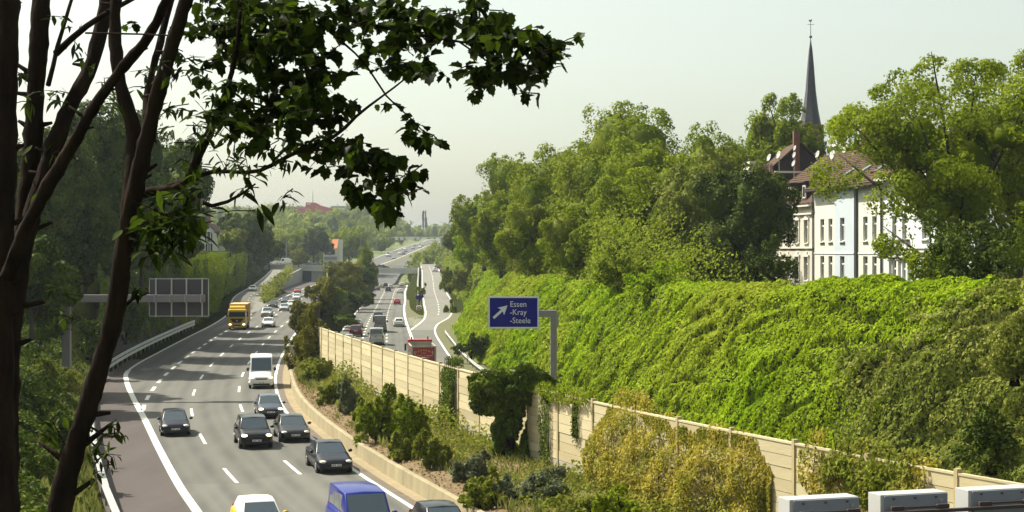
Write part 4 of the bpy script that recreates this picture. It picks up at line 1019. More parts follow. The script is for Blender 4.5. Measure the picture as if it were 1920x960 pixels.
# ---------------------------------------------------------------- vehicles
mat('glass', (.030, .052, .068), .05, spec=1.0, coat=1.0)  # blue in the base colour stands in for reflected sky
mat('tyre', (.012, .012, .012), .85)
mat('rim', (.42, .42, .42), .35, metal=.8)
mat('trim', (.012, .011, .012), .6)
mat('lamp_clear', (.75, .72, .62), .12, spec=.8)
mat('lamp_lit', (.9, .8, .6), .2, emit=(1.0, .72, .38, 3.0))
mat('lamp_red', (.30, .012, .010), .2)
mat('plate', (.75, .75, .72), .5)
mat('plate_ink', (.02, .02, .025), .6)
PAINT = {}
def paint(name, col, rough=.28, metal=.0):
    PAINT[name] = mat('paint_' + name, col, rough, coat=.22, metal=metal, spec=.3)
for k, c, me_ in [('black', (.005, .005, .007), 0), ('navy', (.006, .008, .018), 0), ('charcoal', (.016, .017, .021), .2), ('bluegrey', (.07, .085, .11), .3), ('silver', (.48, .49, .48), .35), ('white', (.72, .72, .68), 0), ('red', (.42, .015, .018), 0), ('darkred', (.13, .015, .018), 0), ('beige', (.42, .39, .30), .3), ('grey', (.20, .20, .20), .3), ('yellow', (.62, .40, .015), 0), ('green', (.05, .075, .055), .2), ('deepblue', (.010, .020, .20), 0), ('cream', (.66, .63, .52), 0)]:
    paint(k, c, metal=me_)
KINDS_ = {
 'hatch':  dict(L=4.05, W=1.74, H=1.47, belt=.92, hood=.80, wsb=1.02, rf=.28, rr=-1.35, rb=-1.88, cl=.20, wr=.31, wt=.74, tail=.94),
 'sedan':  dict(L=4.65, W=1.80, H=1.44, belt=.92, hood=.76, wsb=1.00, rf=.28, rr=-1.05, rb=-1.72, cl=.19, wr=.32, wt=.74, tail=.96),
 'estate': dict(L=4.70, W=1.80, H=1.49, belt=.93, hood=.78, wsb=1.02, rf=.28, rr=-1.95, rb=-2.22, cl=.19, wr=.32, wt=.76, tail=.94),
 'suv':    dict(L=4.55, W=1.86, H=1.68, belt=1.05, hood=.95, wsb=1.05, rf=.38, rr=-1.75, rb=-2.10, cl=.24, wr=.36, wt=.78, tail=1.06),
 'mpv':    dict(L=4.90, W=1.92, H=1.95, belt=1.08, hood=.98, wsb=1.62, rf=.82, rr=-2.22, rb=-2.36, cl=.22, wr=.34, wt=.86, tail=1.06),
 'van':    dict(L=5.60, W=2.00, H=2.58, belt=1.35, hood=1.14, wsb=1.95, rf=1.28, rr=-2.66, rb=-2.72, cl=.25, wr=.35, wt=.90, tail=1.3),
 'smallvan': dict(L=5.0, W=2.02, H=2.28, belt=1.22, hood=1.05, wsb=1.72, rf=1.0, rr=-2.36, rb=-2.42, cl=.24, wr=.34, wt=.89, tail=1.2),
}
def loft(sts):
    m = MB(); m.sm = True; n = None; vs = []
    for (x, w, zb, zt) in sts:
        h = zt - zb
        half = [(0, zb), (w * .82, zb), (w * .97, zb + .12 * h), (w, zb + .42 * h), (w * .975, zb + .78 * h), (w * .90, zt - .02), (w * .62, zt + .012), (0, zt + .03)]
        ring = [(x, y, z) for y, z in half] + [(x, -y, z) for y, z in reversed(half[1:-1])]
        n = len(ring); vs += ring
    fs = [tuple(range(n)), tuple(reversed(range((len(sts) - 1) * n, len(sts) * n)))]
    for i in range(len(sts) - 1): fs += [(i * n + j, i * n + (j + 1) % n, (i + 1) * n + (j + 1) % n, (i + 1) * n + j) for j in range(n)]
    m.add(vs, fs); return m
def pane(c, u0, u1, v0, v1, off, th=.012):
    """thin slab on the quad c = (bottom a, bottom b, top b, top a)"""
    a, b, d, e = (Vector(q) for q in c)
    f = lambda u, v: (a * (1 - u) + b * u) * (1 - v) + (e * (1 - u) + d * u) * v
    n = (b - a).cross(e - a).normalized()
    q = [f(u0, v0), f(u1, v0), f(u1, v1), f(u0, v1)]
    return [p + n * off for p in q], [p + n * (off - th) for p in q]
def add_pane(m, c, u0, u1, v0, v1, off=.008):
    o, i = pane(c, u0, u1, v0, v1, off)
    m.add(o + i, [(0, 1, 2, 3), (7, 6, 5, 4), (0, 4, 5, 1), (1, 5, 6, 2), (2, 6, 7, 3), (3, 7, 4, 0)])
PROTO = {}
def make_car(kind, lit=False):
    p = KINDS_[kind]; L, W, H = p['L'] / 2, p['W'] / 2, p['H']; b = p['belt']; van = kind in ('van', 'smallvan')
    root = thing('car', 'car', 'car')
    cl = p['cl']; hd = p['hood']
    sts = [(L, W * .74, cl + .14, hd * .70), (L - .05, W * .86, cl + .05, hd * .80), (L - .20, W * .955, cl, hd * .90), (L - .50, W * .99, cl - .01, hd * .965), ((L - .5 + p['wsb']) / 2, W, cl - .01, (hd + b) / 2 - .01), (p['wsb'], W, cl - .01, b), (0, W, cl - .01, b + .01), (p['rb'] + .35, W, cl, b + .015), (p['rb'], W * .985, cl + .02, p['tail'])]
    if -L < p['rb'] - .15: sts += [(-L + .14, W * .95, cl + .06, p['tail'] - .02), (-L + .04, W * .88, cl + .1, p['tail'] - .10), (-L, W * .78, cl + .16, p['tail'] - .2)]
    else: sts += [(-L + .03, W * .93, cl + .08, p['tail'] - .06), (-L, W * .85, cl + .12, p['tail'] - .14)]
    link('body', loft(sts).mesh('body'), PAINT['black'], root)
    wb, wt = W * .90, W * p['wt']; zb = b - .05; tp = H - .03
    # greenhouse
    A = [(p['wsb'] + .05, wb, zb), (p['rb'], wb * .97, zb)]
    T = [(p['rf'], wt * .96, tp - .05), ((p['rf'] + p['rr']) / 2, wt, tp), (p['rr'], wt * .95, tp - (.02 if van else .05))]
    vs = [(x, s * y, z) for s in (1, -1) for (x, y, z) in A + T] + [(T[0][0] - .02, 0, T[0][2] + .04), (T[1][0], 0, tp + .03), (T[2][0] + .02, 0, T[2][2] + .035)]
    fs = [(0, 1, 4, 3, 2), (5, 7, 8, 9, 6), (0, 2, 10, 7, 5), (1, 6, 9, 12, 4), (2, 3, 11, 10), (3, 4, 12, 11), (7, 10, 11, 8), (8, 11, 12, 9), (0, 5, 6, 1)]
    g = MB().add(vs, fs); g.build('roof', PAINT['black'], root, smooth=True, bevel=.035)
    fl, fr, rl, rr = (A[0][0], wb, zb), (A[0][0], -wb, zb), (A[1][0], wb * .97, zb), (A[1][0], -wb * .97, zb)
    tfl, tfr = (T[0][0], wt * .96, T[0][2]), (T[0][0], -wt * .96, T[0][2]); trl, trr = (T[2][0], wt * .95, T[2][2]), (T[2][0], -wt * .95, T[2][2])
    m = MB(); add_pane(m, (fr, fl, tfl, tfr), .05, .95, .10, .93, .014); m.build('windscreen', 'glass', root)
    if kind != 'van':
        m = MB(); add_pane(m, (rl, rr, trr, trl), .08, .92, .18 if not van else .36, .90, .014)
        m.build('rear_window', 'glass', root)
    for s in (1, -1):
        q = (fl, rl, trl, tfl) if s > 0 else (rr, fr, tfr, trr)
        spans = [(.09, .30)] if van else [(.10, .46), (.49, .86)]
        if kind in ('mpv', 'estate'): spans = [(.09, .38), (.40, .66), (.68, .93)]
        for (u0, u1) in spans:
            m = MB(); a0, a1 = (u0, u1)
            qq = q if s > 0 else (q[1], q[0], q[3], q[2])
            if s > 0: add_pane(m, (qq[1], qq[0], qq[3], qq[2]), 1 - a1, 1 - a0, .13, .86, .012)
            else: add_pane(m, qq, a0, a1, .13, .86, .012)
            m.build('side_window', 'glass', root)
        mr = MB(); mr.sm = True
        mr.ell((p['wsb'] - .28, s * (W + .09), b + .06 + (.12 if van else 0)), (.09, .12, .085 if not van else .16), 8, 6); mr.build('mirror', 'trim' if van else PAINT['black'], root)
        hx = L - .20
        m = MB(); m.sm = True; m.ell((hx, s * W * .70, hd * .80), (.20, W * .22, .085), 10, 6); m.build('headlight', 'lamp_lit' if lit else 'lamp_clear', root)
        m = MB(); m.sm = True
        if van or kind in ('mpv', 'estate', 'suv', 'hatch'): m.ell((-L + .045, s * W * .80, b * .90), (.07, W * .09, .19), 8, 6)
        else: m.ell((-L + .05, s * W * .62, p['tail'] - .22), (.08, W * .19, .08), 8, 6)
        m.build('tail_light', 'lamp_red', root)
        for wx in (L - .88, -L + .86):
            w = MB(); w.sm = False
            w.tube([(wx, s * (W - .20), p['wr']), (wx, s * (W - .03), p['wr']), (wx, s * (W + .012), p['wr'])], [p['wr'], p['wr'], p['wr'] * .92], 18)
            wo = w.build('wheel', 'tyre', root)
            r_ = MB().tube([(wx, s * (W - .01), p['wr']), (wx, s * (W + .018), p['wr'])], [p['wr'] * .64, p['wr'] * .6], 14)
            for k in range(5):
                a = k * 2 * math.pi / 5; r_.box((wx + math.cos(a) * p['wr'] * .33, s * (W + .02), p['wr'] + math.sin(a) * p['wr'] * .33), (.05, .014, .05))
            r_.build('rim', 'rim', wo)
            ar = MB().tube([(wx, s * (W - .1), p['wr'] + .02), (wx, s * (W + .003), p['wr'] + .02)], p['wr'] + .055, 18); ar.build('wheel_arch', 'trim', root)
    m = MB(); m.box((L - .045, 0, hd * .70), (.10, W * .9, .11)); m.build('grille', 'trim', root, bevel=.02)
    m = MB(); m.box((L - .06, 0, cl + .13), (.14, W * 1.35, .15)); m.build('front_bumper_intake', 'trim', root, bevel=.03)
    m = MB(); m.box((L + .012, 0, cl + .26), (.02, .5, .11)); pl = m.build('number_plate', 'plate', root)
    m = MB()
    for k in range(7):
        if k != 3: m.box((L + .0235, -.19 + k * .063, cl + .26), (.004, .035, .07))
    m.build('plate_characters', 'plate_ink', pl)
    m = MB(); m.box((-L - .004, 0, cl + (.62 if not van else .75)), (.02, .5, .11)); pl = m.build('number_plate', 'plate', root)
    m = MB()
    for k in range(7):
        if k != 3: m.box((-L - .0155, -.19 + k * .063, cl + (.62 if not van else .75)), (.004, .035, .07))
    m.build('plate_characters', 'plate_ink', pl)
    m = MB(); m.box((-L + .04, 0, cl + .13), (.14, W * 1.5, .16)); m.build('rear_bumper', 'trim', root, bevel=.03)
    if van:
        m = MB(); m.box((-L - .005, 0, 1.35), (.012, .02, 1.9)); m.build('door_seam', 'trim', root)
        m = MB(); m.box((-L - .012, .12, 1.15), (.02, .07, .16)); m.build('door_handle', 'trim', root)
    return root
def repaint(root, m, roofm=None):
    for ch in root.children:
        nm = ch.name.split('.')[0]
        if nm in ('body', 'roof') or (nm == 'mirror' and ch.active_material and ch.active_material.name.startswith('paint_')):
            for s in ch.material_slots: s.link = 'OBJECT'; s.material = PAINT[roofm] if (roofm and nm == 'roof') else PAINT[m]
def put_car(kind, col, loc, head, label, group, lit=False, roofm=None, name=None):
    key = (kind, lit)
    if key not in PROTO: PROTO[key] = make_car(kind, lit); o = PROTO[key]; first = True
    else: o = copy_tree(PROTO[key])
    o.name = name or ('delivery_van' if kind in ('van', 'smallvan') else 'car')
    o['category'] = 'van' if kind in ('van', 'smallvan') else 'car'
    repaint(o, col, roofm); o.location = loc; o.rotation_euler = (0, 0, head); o['label'] = label; o['group'] = group
    return o
def heading(f, Y, toward):
    dx = float(f(Y + 2) - f(Y - 2)) / 4
    return math.atan2(-1, -dx) if toward else math.atan2(1, dx)
def pitch_of(z, Y): return 0
GLf = 'traffic on the carriageway towards the camera'; GRf = 'traffic on the carriageway away from the camera'
for (k, c, x, y, lab, lit, rm) in [
    ('hatch', 'navy', 327, 812, 'dark navy hatchback alone beside the brown hard shoulder', False, None),
    ('suv', 'black', 474, 834, 'black car with lit amber-white lamps in the middle lane, abreast of the dark saloon', True, None),
    ('sedan', 'charcoal', 546, 822, 'dark saloon at the verge line just behind the near dark saloon', False, None),
    ('hatch', 'bluegrey', 504, 780, 'blue-grey car directly in front of the white van', True, None),
    ('sedan', 'navy', 616, 878, 'dark saloon with bright headlights closest to the low concrete wall', False, None),
    ('mpv', 'deepblue', 676, 1008, 'deep blue people carrier cut off at the bottom edge', False, None),
    ('hatch', 'yellow', 484, 1004, 'yellow car with white roof cut off at the bottom edge', False, 'white'),
    ('hatch', 'charcoal', 826, 1016, 'dark car in the verge lane cut off at the bottom edge', False, None),
    ('van', 'white', 490, 724, 'tall white delivery van with lit headlamps in front of the yellow truck', True, None),
    ('sedan', 'white', 503.5, 613, 'white saloon right beside the yellow truck', False, None),
    ('suv', 'silver', 501, 594, 'silver estate car just behind the white saloon by the truck', False, None),
    ('hatch', 'charcoal', 512, 577, 'dark car behind the silver estate, by the gore', False, None),
    ('hatch', 'silver', 533, 583, 'silver hatchback in front of a paired pale car, near the olive bush', False, None),
    ('sedan', 'white', 547, 576, 'white car beside the olive median bush', False, None),
    ('hatch', 'bluegrey', 535, 569, 'grey-blue car between the dark car and the white car by the bush', False, None),
    ('hatch', 'red', 558, 549, 'small red car coming out from under the bridge', False, None),
    ('estate', 'white', 580, 547, 'white car next to the red car near the bridge', False, None),
    ('hatch', 'white', 556, 562, 'pale car half hidden by the median bush', False, None),
    ]:
    p = on(x, y, 0.0); 
    put_car(k, c, p, heading(RL, p.y, True), lab, GLf, lit, rm)
p = on(474, 546, ZRL); put_car('hatch', 'silver', p, heading(LL, p.y, True), 'silver car coming down the slip road beside the ivy curtain', GLf)
for (k, c, x, y, lab) in [
    ('smallvan', 'silver', 706, 646, 'silver van with dark rear window following the light grey van'),
    ('van', 'grey', 713, 622, 'light grey van directly ahead of the silver van'),
    ('suv', 'navy', 709.5, 602, 'dark car just ahead of the light grey van'),
    ('sedan', 'silver', 669.5, 614, 'silver saloon ahead of the dark car next to the vans'),
    ('suv', 'darkred', 667.5, 630, 'dark car between the silver saloon and the half hidden car'),
    ('sedan', 'silver', 652, 646, 'silver car half hidden behind the noise barrier'),
    ('hatch', 'white', 748, 612, 'white hatchback beside the striped gore tip'),
    ('hatch', 'red', 744.5, 571, 'bright red hatchback alone in the lane before the bridge'),
    ('hatch', 'white', 750, 550, 'white car just short of the bridge shadow'),
    ('suv', 'charcoal', 728, 547, 'dark car in the middle lane just short of the bridge shadow'),
    ('sedan', 'darkred', 707.5, 544.5, 'dark red car beside the median edge line before the bridge'),
    ('hatch', 'beige', 714.5, 540, 'beige car ahead of the dark red car'),
    ('hatch', 'navy', 723, 537.5, 'dark car ahead between the beige and silver cars'),
    ('hatch', 'silver', 732, 541, 'silver car left of the bridge shadow'),
    ('hatch', 'white', 753, 537, 'pale car in the bridge shadow'),
    ('hatch', 'beige', 743.5, 529, 'pale car just past the bridge shadow'),
    ('suv', 'charcoal', 748.5, 526, 'dark car directly ahead of the pale car under the bridge'),
    ('suv', 'green', 763, 525, 'dark green car in the right lane under the bridge'),
    ('suv', 'red', 753, 520, 'red car farthest off under the bridge'),
    ]:
    p = on(x, y, ZR); put_car(k, c, p, heading(R2, p.y, False), lab, GRf)
for (k, c, x, y, lab) in [
    ('hatch', 'white', 815.5, 509.5, 'white car climbing the slip road on the right'),
    ('sedan', 'charcoal', 819, 504, 'dark car ahead of the white car at the top of the slip road'),
    ('hatch', 'darkred', 829, 511, 'dark red car half behind the bush at the slip road edge'),
    ]:
    p = on(x, y, ZRR); put_car(k, c, p, heading(ED, p.y, False), lab, 'cars on the slip road')

# ---- trucks
def wheel(root, x, y, r, w, s):
    wo = MB().tube([(x, y - s * w, r), (x, y - s * .02, r), (x, y, r)], [r, r, r * .92], 20).build('wheel', 'tyre', root)
    MB().tube([(x, y - s * .05, r), (x, y + s * .012, r)], [r * .62, r * .5], 14).build('rim', 'rim', wo)
def cab(root, col, x0, L, W, H, lit=True, fairing=0):
    """x0 = front plane"""
    h = W / 2
    poly = [(x0 - L, .75), (x0 - .02, .45), (x0, .9), (x0 - .04, 1.75), (x0 - .30, H - .12), (x0 - .55, H), (x0 - L, H)]
    MB().prism(poly, -h, h).build('cab', PAINT[col], root, bevel=.07)
    f = lambda z: x0 - .04 - (z - 1.75) / (H - .12 - 1.75) * .26
    m = MB(); a, b = 1.85, H - .42
    add_pane(m, ((f(a), -h * .93, a), (f(a), h * .93, a), (f(b), h * .88, b), (f(b), -h * .88, b)), 0, 1, 0, 1, .02); m.build('windscreen', 'glass', root)
    m = MB(); m.add([(x0 + .012, y, z) for (y, z) in [(-h * .78, 1.62), (h * .78, 1.62), (h * .42, 1.02), (-h * .42, 1.02)]] + [(x0 - .10, y, z) for (y, z) in [(-h * .78, 1.62), (h * .78, 1.62), (h * .42, 1.02), (-h * .42, 1.02)]], [(0, 1, 2, 3), (7, 6, 5, 4), (0, 4, 5, 1), (1, 5, 6, 2), (2, 6, 7, 3), (3, 7, 4, 0)]); m.build('grille', 'trim', root)
    MB().tube([(x0 + .005, 0, 1.33), (x0 + .03, 0, 1.33)], .12, 16).build('badge', 'rim', root)
    MB().box((x0 - .1, 0, .55), (.3, W * .98, .42)).build('bumper', PAINT[col], root, bevel=.05)
    MB().box((x0 + .04, 0, .66), (.03, W * .42, .16)).build('bumper_grille', 'trim', root)
    pl = MB().box((x0 + .065, 0, .50), (.02, .52, .11)).build('number_plate', 'plate', root)
    for s in (1, -1):
        m = MB(); m.sm = True; m.ell((x0 - .02, s * h * .78, .78), (.12, .2, .12), 10, 6); m.build('headlight', 'lamp_lit' if lit else 'lamp_clear', root)
        MB().box((x0 - .18, s * (h + .2), 2.25), (.12, .2, .75)).box((x0 - .16, s * (h + .06), 2.6), (.06, .2, .05)).build('mirror', 'trim', root, bevel=.02)
        m = MB(); y = s * (h + .006); m.add([(x0 - .42, y, 1.9), (x0 - 1.35, y, 1.9), (x0 - 1.35, y, 2.6), (x0 - .62, y, 2.6)] + [(x0 - .42, y - s * .02, 1.9), (x0 - 1.35, y - s * .02, 1.9), (x0 - 1.35, y - s * .02, 2.6), (x0 - .62, y - s * .02, 2.6)], [(0, 1, 2, 3), (7, 6, 5, 4), (0, 4, 5, 1), (1, 5, 6, 2), (2, 6, 7, 3), (3, 7, 4, 0)]); m.build('side_window', 'glass', root)
    if fairing:
        MB().prism([(x0 - L, H), (x0 - .75, H), (x0 - .9, H + fairing * .6), (x0 - 1.4, H + fairing), (x0 - L, H + fairing)], -h * .9, h * .9).build('roof_fairing', PAINT[col], root, bevel=.08)
mat('tarp_yellow', (.58, .43, .19), .6, vary=.10, scale=.8)
mat('tarp_orange', (.50, .24, .03), .6, vary=.1, scale=.8)
p = on(449, 616, 0.0)
tk = thing('box_truck', 'yellow box truck with lit headlamps on the carriageway towards the camera', 'truck', p, heading(RL, p.y, True), GLf)
cab(tk, 'yellow', 4.4, 1.9, 2.45, 2.95, True, .45)
bx_ = MB().box((-.95, 0, 2.28), (6.7, 2.5, 2.7)).build('cargo_box', 'tarp_yellow', tk, bevel=.04)
MB().box((2.412, 0, 3.42), (.03, 2.44, .40)).build('front_header', 'tarp_orange', bx_)
for k in range(10): 
    for s in (1, -1): MB().box((2.0 - k * .66, s * 1.262, 2.28), (.05, .024, 2.55)).build('side_strap', 'tarp_orange', bx_)
MB().box((-.2, 0, .8), (8, .9, .25)).build('chassis', 'trim', tk)
for s in (1, -1):
    for wx in (3.3, -1.6, -2.8): wheel(tk, wx, s * 1.2, .48, .32, s)
    MB().box((.9, s * 1.1, .72), (1.8, .25, .5)).build('side_skirt', 'trim', tk, bevel=.04)
# red tipper truck, seen from behind
p = on(790, 696, ZR)
mat('tipper_steel', (.33, .31, .25), .55, vary=.2, scale=1.5, metal=.3)
mat('tipper_red', (.30, .018, .025), .45, vary=.12, scale=2)
mat('letter_gold', (.62, .42, .10), .5); mat('letter_white', (.75, .72, .68), .5)
tk = thing('tipper_truck', 'red tipper truck with lettered tailgate just beyond the noise barrier', 'truck', p, heading(M2, p.y, False), GRf)
cab(tk, 'red', 4.1, 2.0, 2.5, 3.15, False, 0)
for s in (1, -1): MB().tube([(3.0, s * .85, 3.15), (3.0, s * .85, 3.42)], .07, 8).build('roof_beacon', 'lamp_red', tk)
# open tipper body: floor and four walls with capping rails
MB().box((-1.2, 0, 1.25), (5.9, 2.4, .12)).build('tipper_floor', 'tipper_steel', tk)
for s in (1, -1):
    MB().box((-1.2, s * 1.2, 2.0), (5.9, .08, 1.5)).build('tipper_side', 'tipper_steel', tk)
    MB().box((-1.2, s * 1.2, 2.79), (6.0, .17, .09)).build('capping_rail', 'tipper_steel', tk, bevel=.02)
    for k in range(5): MB().box((1.5 - k * 1.3, s * 1.262, 1.95), (.10, .05, 1.5)).build('side_rib', 'tipper_steel', tk)
MB().box((1.72, 0, 2.1), (.08, 2.32, 1.7)).build('tipper_front', 'tipper_steel', tk)
tg = MB().box((-4.18, 0, 1.95), (.09, 2.46, 1.52)).build('tailgate', 'tipper_red', tk)
MB().box((-4.18, 0, 2.77), (.16, 2.5, .12)).build('tailgate_rail', 'tipper_steel', tg)
for s in (1, -1): MB().box((-4.19, s * 1.17, 1.95), (.13, .16, 1.55)).build('tailgate_post', 'tipper_steel', tg)
MB().box((-1.0, 0, .85), (7.4, .9, .3)).build('chassis', 'trim', tk)
MB().box((-4.15, 0, .72), (.14, 2.4, .2)).build('rear_bumper', 'trim', tk)
for s in (1, -1):
    MB().box((-4.23, s * 1.0, .74), (.05, .34, .14)).build('tail_light', 'lamp_red', tk)
    for wx in (3.1, -1.9, -3.2): wheel(tk, wx, s * 1.2, .5, .34, s)
def text_mesh(s, size, ext=.006, align='CENTER'):
    cu = bpy.data.curves.new('t', 'FONT'); cu.body = s; cu.size = size; cu.extrude = ext; cu.align_x = align; cu.resolution_u = 3
    o = bpy.data.objects.new('t', cu); C.objects.link(o)
    dg = bpy.context.evaluated_depsgraph_get(); me = bpy.data.meshes.new_from_object(o.evaluated_get(dg))
    bpy.data.objects.remove(o); bpy.data.curves.remove(cu); return me
# lettering on the tailgate: an arched gold name, gold word, two white lines (too blurred to read: strokes at their place)
m = MB()
for k in range(12):
    u = (k - 5.5) / 5.5; y = -u * .72; z = 2.42 - .20 * u * u
    Mx = Matrix.Translation((-4.236, y, z)) @ Matrix.Rotation(-u * .35, 4, 'X')
    m.box((0, .035 * (-1) ** k, 0), (.02, .028, .17), Mx).box((0, 0, .03 * (k % 3 - 1)), (.02, .085, .026), Mx)
m.build('arched_lettering', 'letter_gold', tg)
m = MB()
for k in range(5): m.box((-4.236, .2 - k * .1, 2.13), (.02, .02, .13)).box((-4.236, .17 - k * .1, 2.10 + .03 * (k % 2)), (.02, .06, .03))
m.build('word_lettering', 'letter_gold', tg)
m = MB()
for k in range(16):
    if k in (7, 9): continue
    m.box((-4.236, .82 - k * .11, 1.86), (.02, .022, .10)).box((-4.236, .79 - k * .11, 1.83 + .04 * (k % 3)), (.02, .07, .022))
for k in range(11):
    if k in (3,): continue
    m.box((-4.236, .5 - k * .1, 1.68), (.02, .02, .09)).box((-4.236, .47 - k * .1, 1.66 + .03 * (k % 2)), (.02, .06, .02))
m.build('white_lettering', 'letter_white', tg)
for s in (1, -1): MB().tube([(-4.232, s * .86, 2.35), (-4.232, s * .92, 2.15), (-4.232, s * .84, 1.98)], .022, 5).build('ornament', 'letter_white', tg)
# ---------------------------------------------------------------- signs and gantries
mat('sign_blue', (.008, .010, .20), .6, spec=.1)
mat('sign_grey', (.62, .62, .64), .5)
mat('sign_back', (.055, .045, .055), .6)
mat('steel_grey', (.22, .205, .215), .6, metal=.3, vary=.06, scale=1)
sg = at(960, 600, 140)
gx0 = at(1038, 0, 118).x
sgn = thing('exit_sign', 'blue exit sign Essen -Kray -Steele on a grey cantilever post', 'road sign', (gx0, 118, -1.2))
zz = lambda y: at(0, y, 118).z + 1.2
xx = lambda x: at(x, 0, 118).x - gx0
MB().box((0, 0, zz(582) / 2 - .3), (.46, .42, zz(582) + .6)).build('post', 'steel_grey', sgn, bevel=.03)
MB().box(((xx(930) + xx(1044)) / 2, .0, zz(588)), (xx(1044) - xx(930), .40, .50)).build('arm', 'steel_grey', sgn, bevel=.03)
MB().box((xx(1046) + .0, 0, zz(600)), (.10, .5, .9)).build('knee_plate', 'steel_grey', sgn)
w, h = xx(1009) - xx(917), zz(557) - zz(614)
cx, cz = (xx(917) + xx(1009)) / 2, (zz(557) + zz(614)) / 2
pn = MB().box((cx, -.28, cz), (w, .08, h)).build('sign_panel', 'sign_blue', sgn)
for (a, b, c, d) in [(cx, cz + h / 2, w + .12, .11), (cx, cz - h / 2, w + .12, .11)]: MB().box((a, -.29, b), (c, .12, d)).build('sign_border', 'sign_grey', pn)
for s in (-1, 1): MB().box((cx + s * w / 2, -.29, cz), (.11, .117, h - .11)).build('sign_border', 'sign_grey', pn)
for txt, px, py in (('Essen', 956, 575), ('-Kray', 956, 590), ('-Steele', 956, 605.5)):
    me = text_mesh(txt, .66 * 118 / 140 * 1.08, .004, 'LEFT'); o = link('sign_lettering', me, 'letter_white', pn)
    me.materials.clear(); me.materials.append(MATS['sign_grey'])
    o.location = (xx(px), -.326, zz(py)); o.rotation_euler = (R(90), 0, 0); o.scale = (.92, 1, 1)
ar = [(-.75, -.11), (.22, -.11), (.10, -.42), (.86, 0), (.10, .42), (.22, .11), (-.75, .11)]
Ma = Matrix.Translation((xx(937.5), 0, zz(585))) @ Matrix.Rotation(-R(42), 4, 'Y') @ Matrix.Diagonal((.86, 1, .86, 1))
MB().prism(ar, -.330, -.322, Ma).build('arrow', 'sign_grey', pn)
# gantry on the left, sign seen from behind
YG = 121.0
gb = at(125, 708, YG)
gn = thing('sign_gantry', 'grey cantilever gantry with a dark sign seen from behind, over the left lane', 'road sign', gb)
X_ = lambda x: at(x, 0, YG).x - gb.x
Z_ = lambda y: at(0, y, YG).z - gb.z
MB().box((0, 0, Z_(555) / 2 - .4), (.62, .5, Z_(555) + .8)).build('post', 'steel_grey', gn, bevel=.03)
MB().box(((X_(113) + X_(384)) / 2, 0, Z_(559.5)), (X_(384) - X_(113), .5, .56)).build('beam', 'steel_grey', gn, bevel=.02)
w, h = X_(389) - X_(278), Z_(523) - Z_(593); cx, cz = (X_(389) + X_(278)) / 2, (Z_(523) + Z_(593)) / 2
pn = MB().box((cx, .42, cz), (w, .05, h)).build('sign_panel', 'sign_back', gn)
MB().box((cx, .42, cz + h / 2), (w, .1, .05)).box((cx, .42, cz - h / 2), (w, .1, .05)).box((cx - w / 2, .42, cz), (.05, .096, h - .05)).box((cx + w / 2, .42, cz), (.05, .096, h - .05)).build('sign_rim', 'galv', pn)
for px in (290.5, 320, 348, 377.5):
    MB().box((X_(px), .33, cz), (.10, .09, h + .12)).build('support_rail', 'galv', gn)
    MB().box((X_(px), .0, Z_(559.5)), (.07, .62, .64)).build('clamp', 'galv_dull', gn)
# overhead gantry with three grey boxes at the bottom right
GD = Vector((.93, .30, 0)).normalized()
g0 = at(1474, 985, 37.0)
og = thing('overhead_gantry', 'dark steel gantry rail crossing the bottom right corner', 'gantry', (g0.x, g0.y, g0.z), math.atan2(GD.y, GD.x))
mat('box_shaded', (.21, .225, .27), .5, vary=.05, scale=1.2)  # front face: its shade is put into this darker, bluer tone
mat('box_lit', (.42, .42, .41), .5)  # housing: lighter tone for the sunlit side and top
mat('rail_brown', (.045, .03, .028), .55)
RG = og.rotation_euler.z
MB().box((3.6, -.46, .22), (9.5, .10, .08)).build('rail', 'rail_brown', og)
MB().box((3.6, -.30, -.75), (9.5, .5, .5)).build('girder', 'galv_dull', og)
MB().box((8.6, .0, -3.4), (.5, .5, 6.2)).build('leg', 'steel_grey', og)
for k in range(3):
    xk = [.93, 3.31, 5.70][k]
    Mw = Matrix.Translation(og.location) @ Matrix.Rotation(RG, 4, 'Z')
    loc = Mw @ Vector((xk, 0, 0))
    bxo = thing('signal_box', ['leftmost of the three grey boxes on the overhead gantry', 'middle one of the three grey boxes on the overhead gantry', 'rightmost of the three grey boxes, cut off by the picture edge'][k], 'signal box', loc, RG, 'grey boxes on the overhead gantry')
    MB().box((0, .17, .05), (1.80, .56, 1.10)).build('housing', 'box_lit', bxo, bevel=.012)
    MB().box((.04, -.135, .05), (1.70, .05, 1.06)).build('back_panel', 'box_shaded', bxo, bevel=.006)
    for q in (-.58, 0, .56): MB().tube([(q, -.20, .51), (q, -.158, .51)], .026, 10).build('bolt', 'rail_brown', bxo)
    for q in (-.82, .84): MB().tube([(q, -.20, .12), (q, -.158, .12)], .025, 8).build('bolt', 'rail_brown', bxo)
    MB().tube([(.70, -.19, .42), (.70, -.158, .42)], .05, 14).build('vent_cap', 'galv_dull', bxo)
    MB().box((.0, -.34, .31), (1.5, .05, .045)).build('clamp_bar', 'rail_brown', bxo)
    for q in (-.60, .62): MB().box((q, -.36, .31), (.34, .09, .11)).build('bracket', 'rail_brown', bxo, bevel=.02)

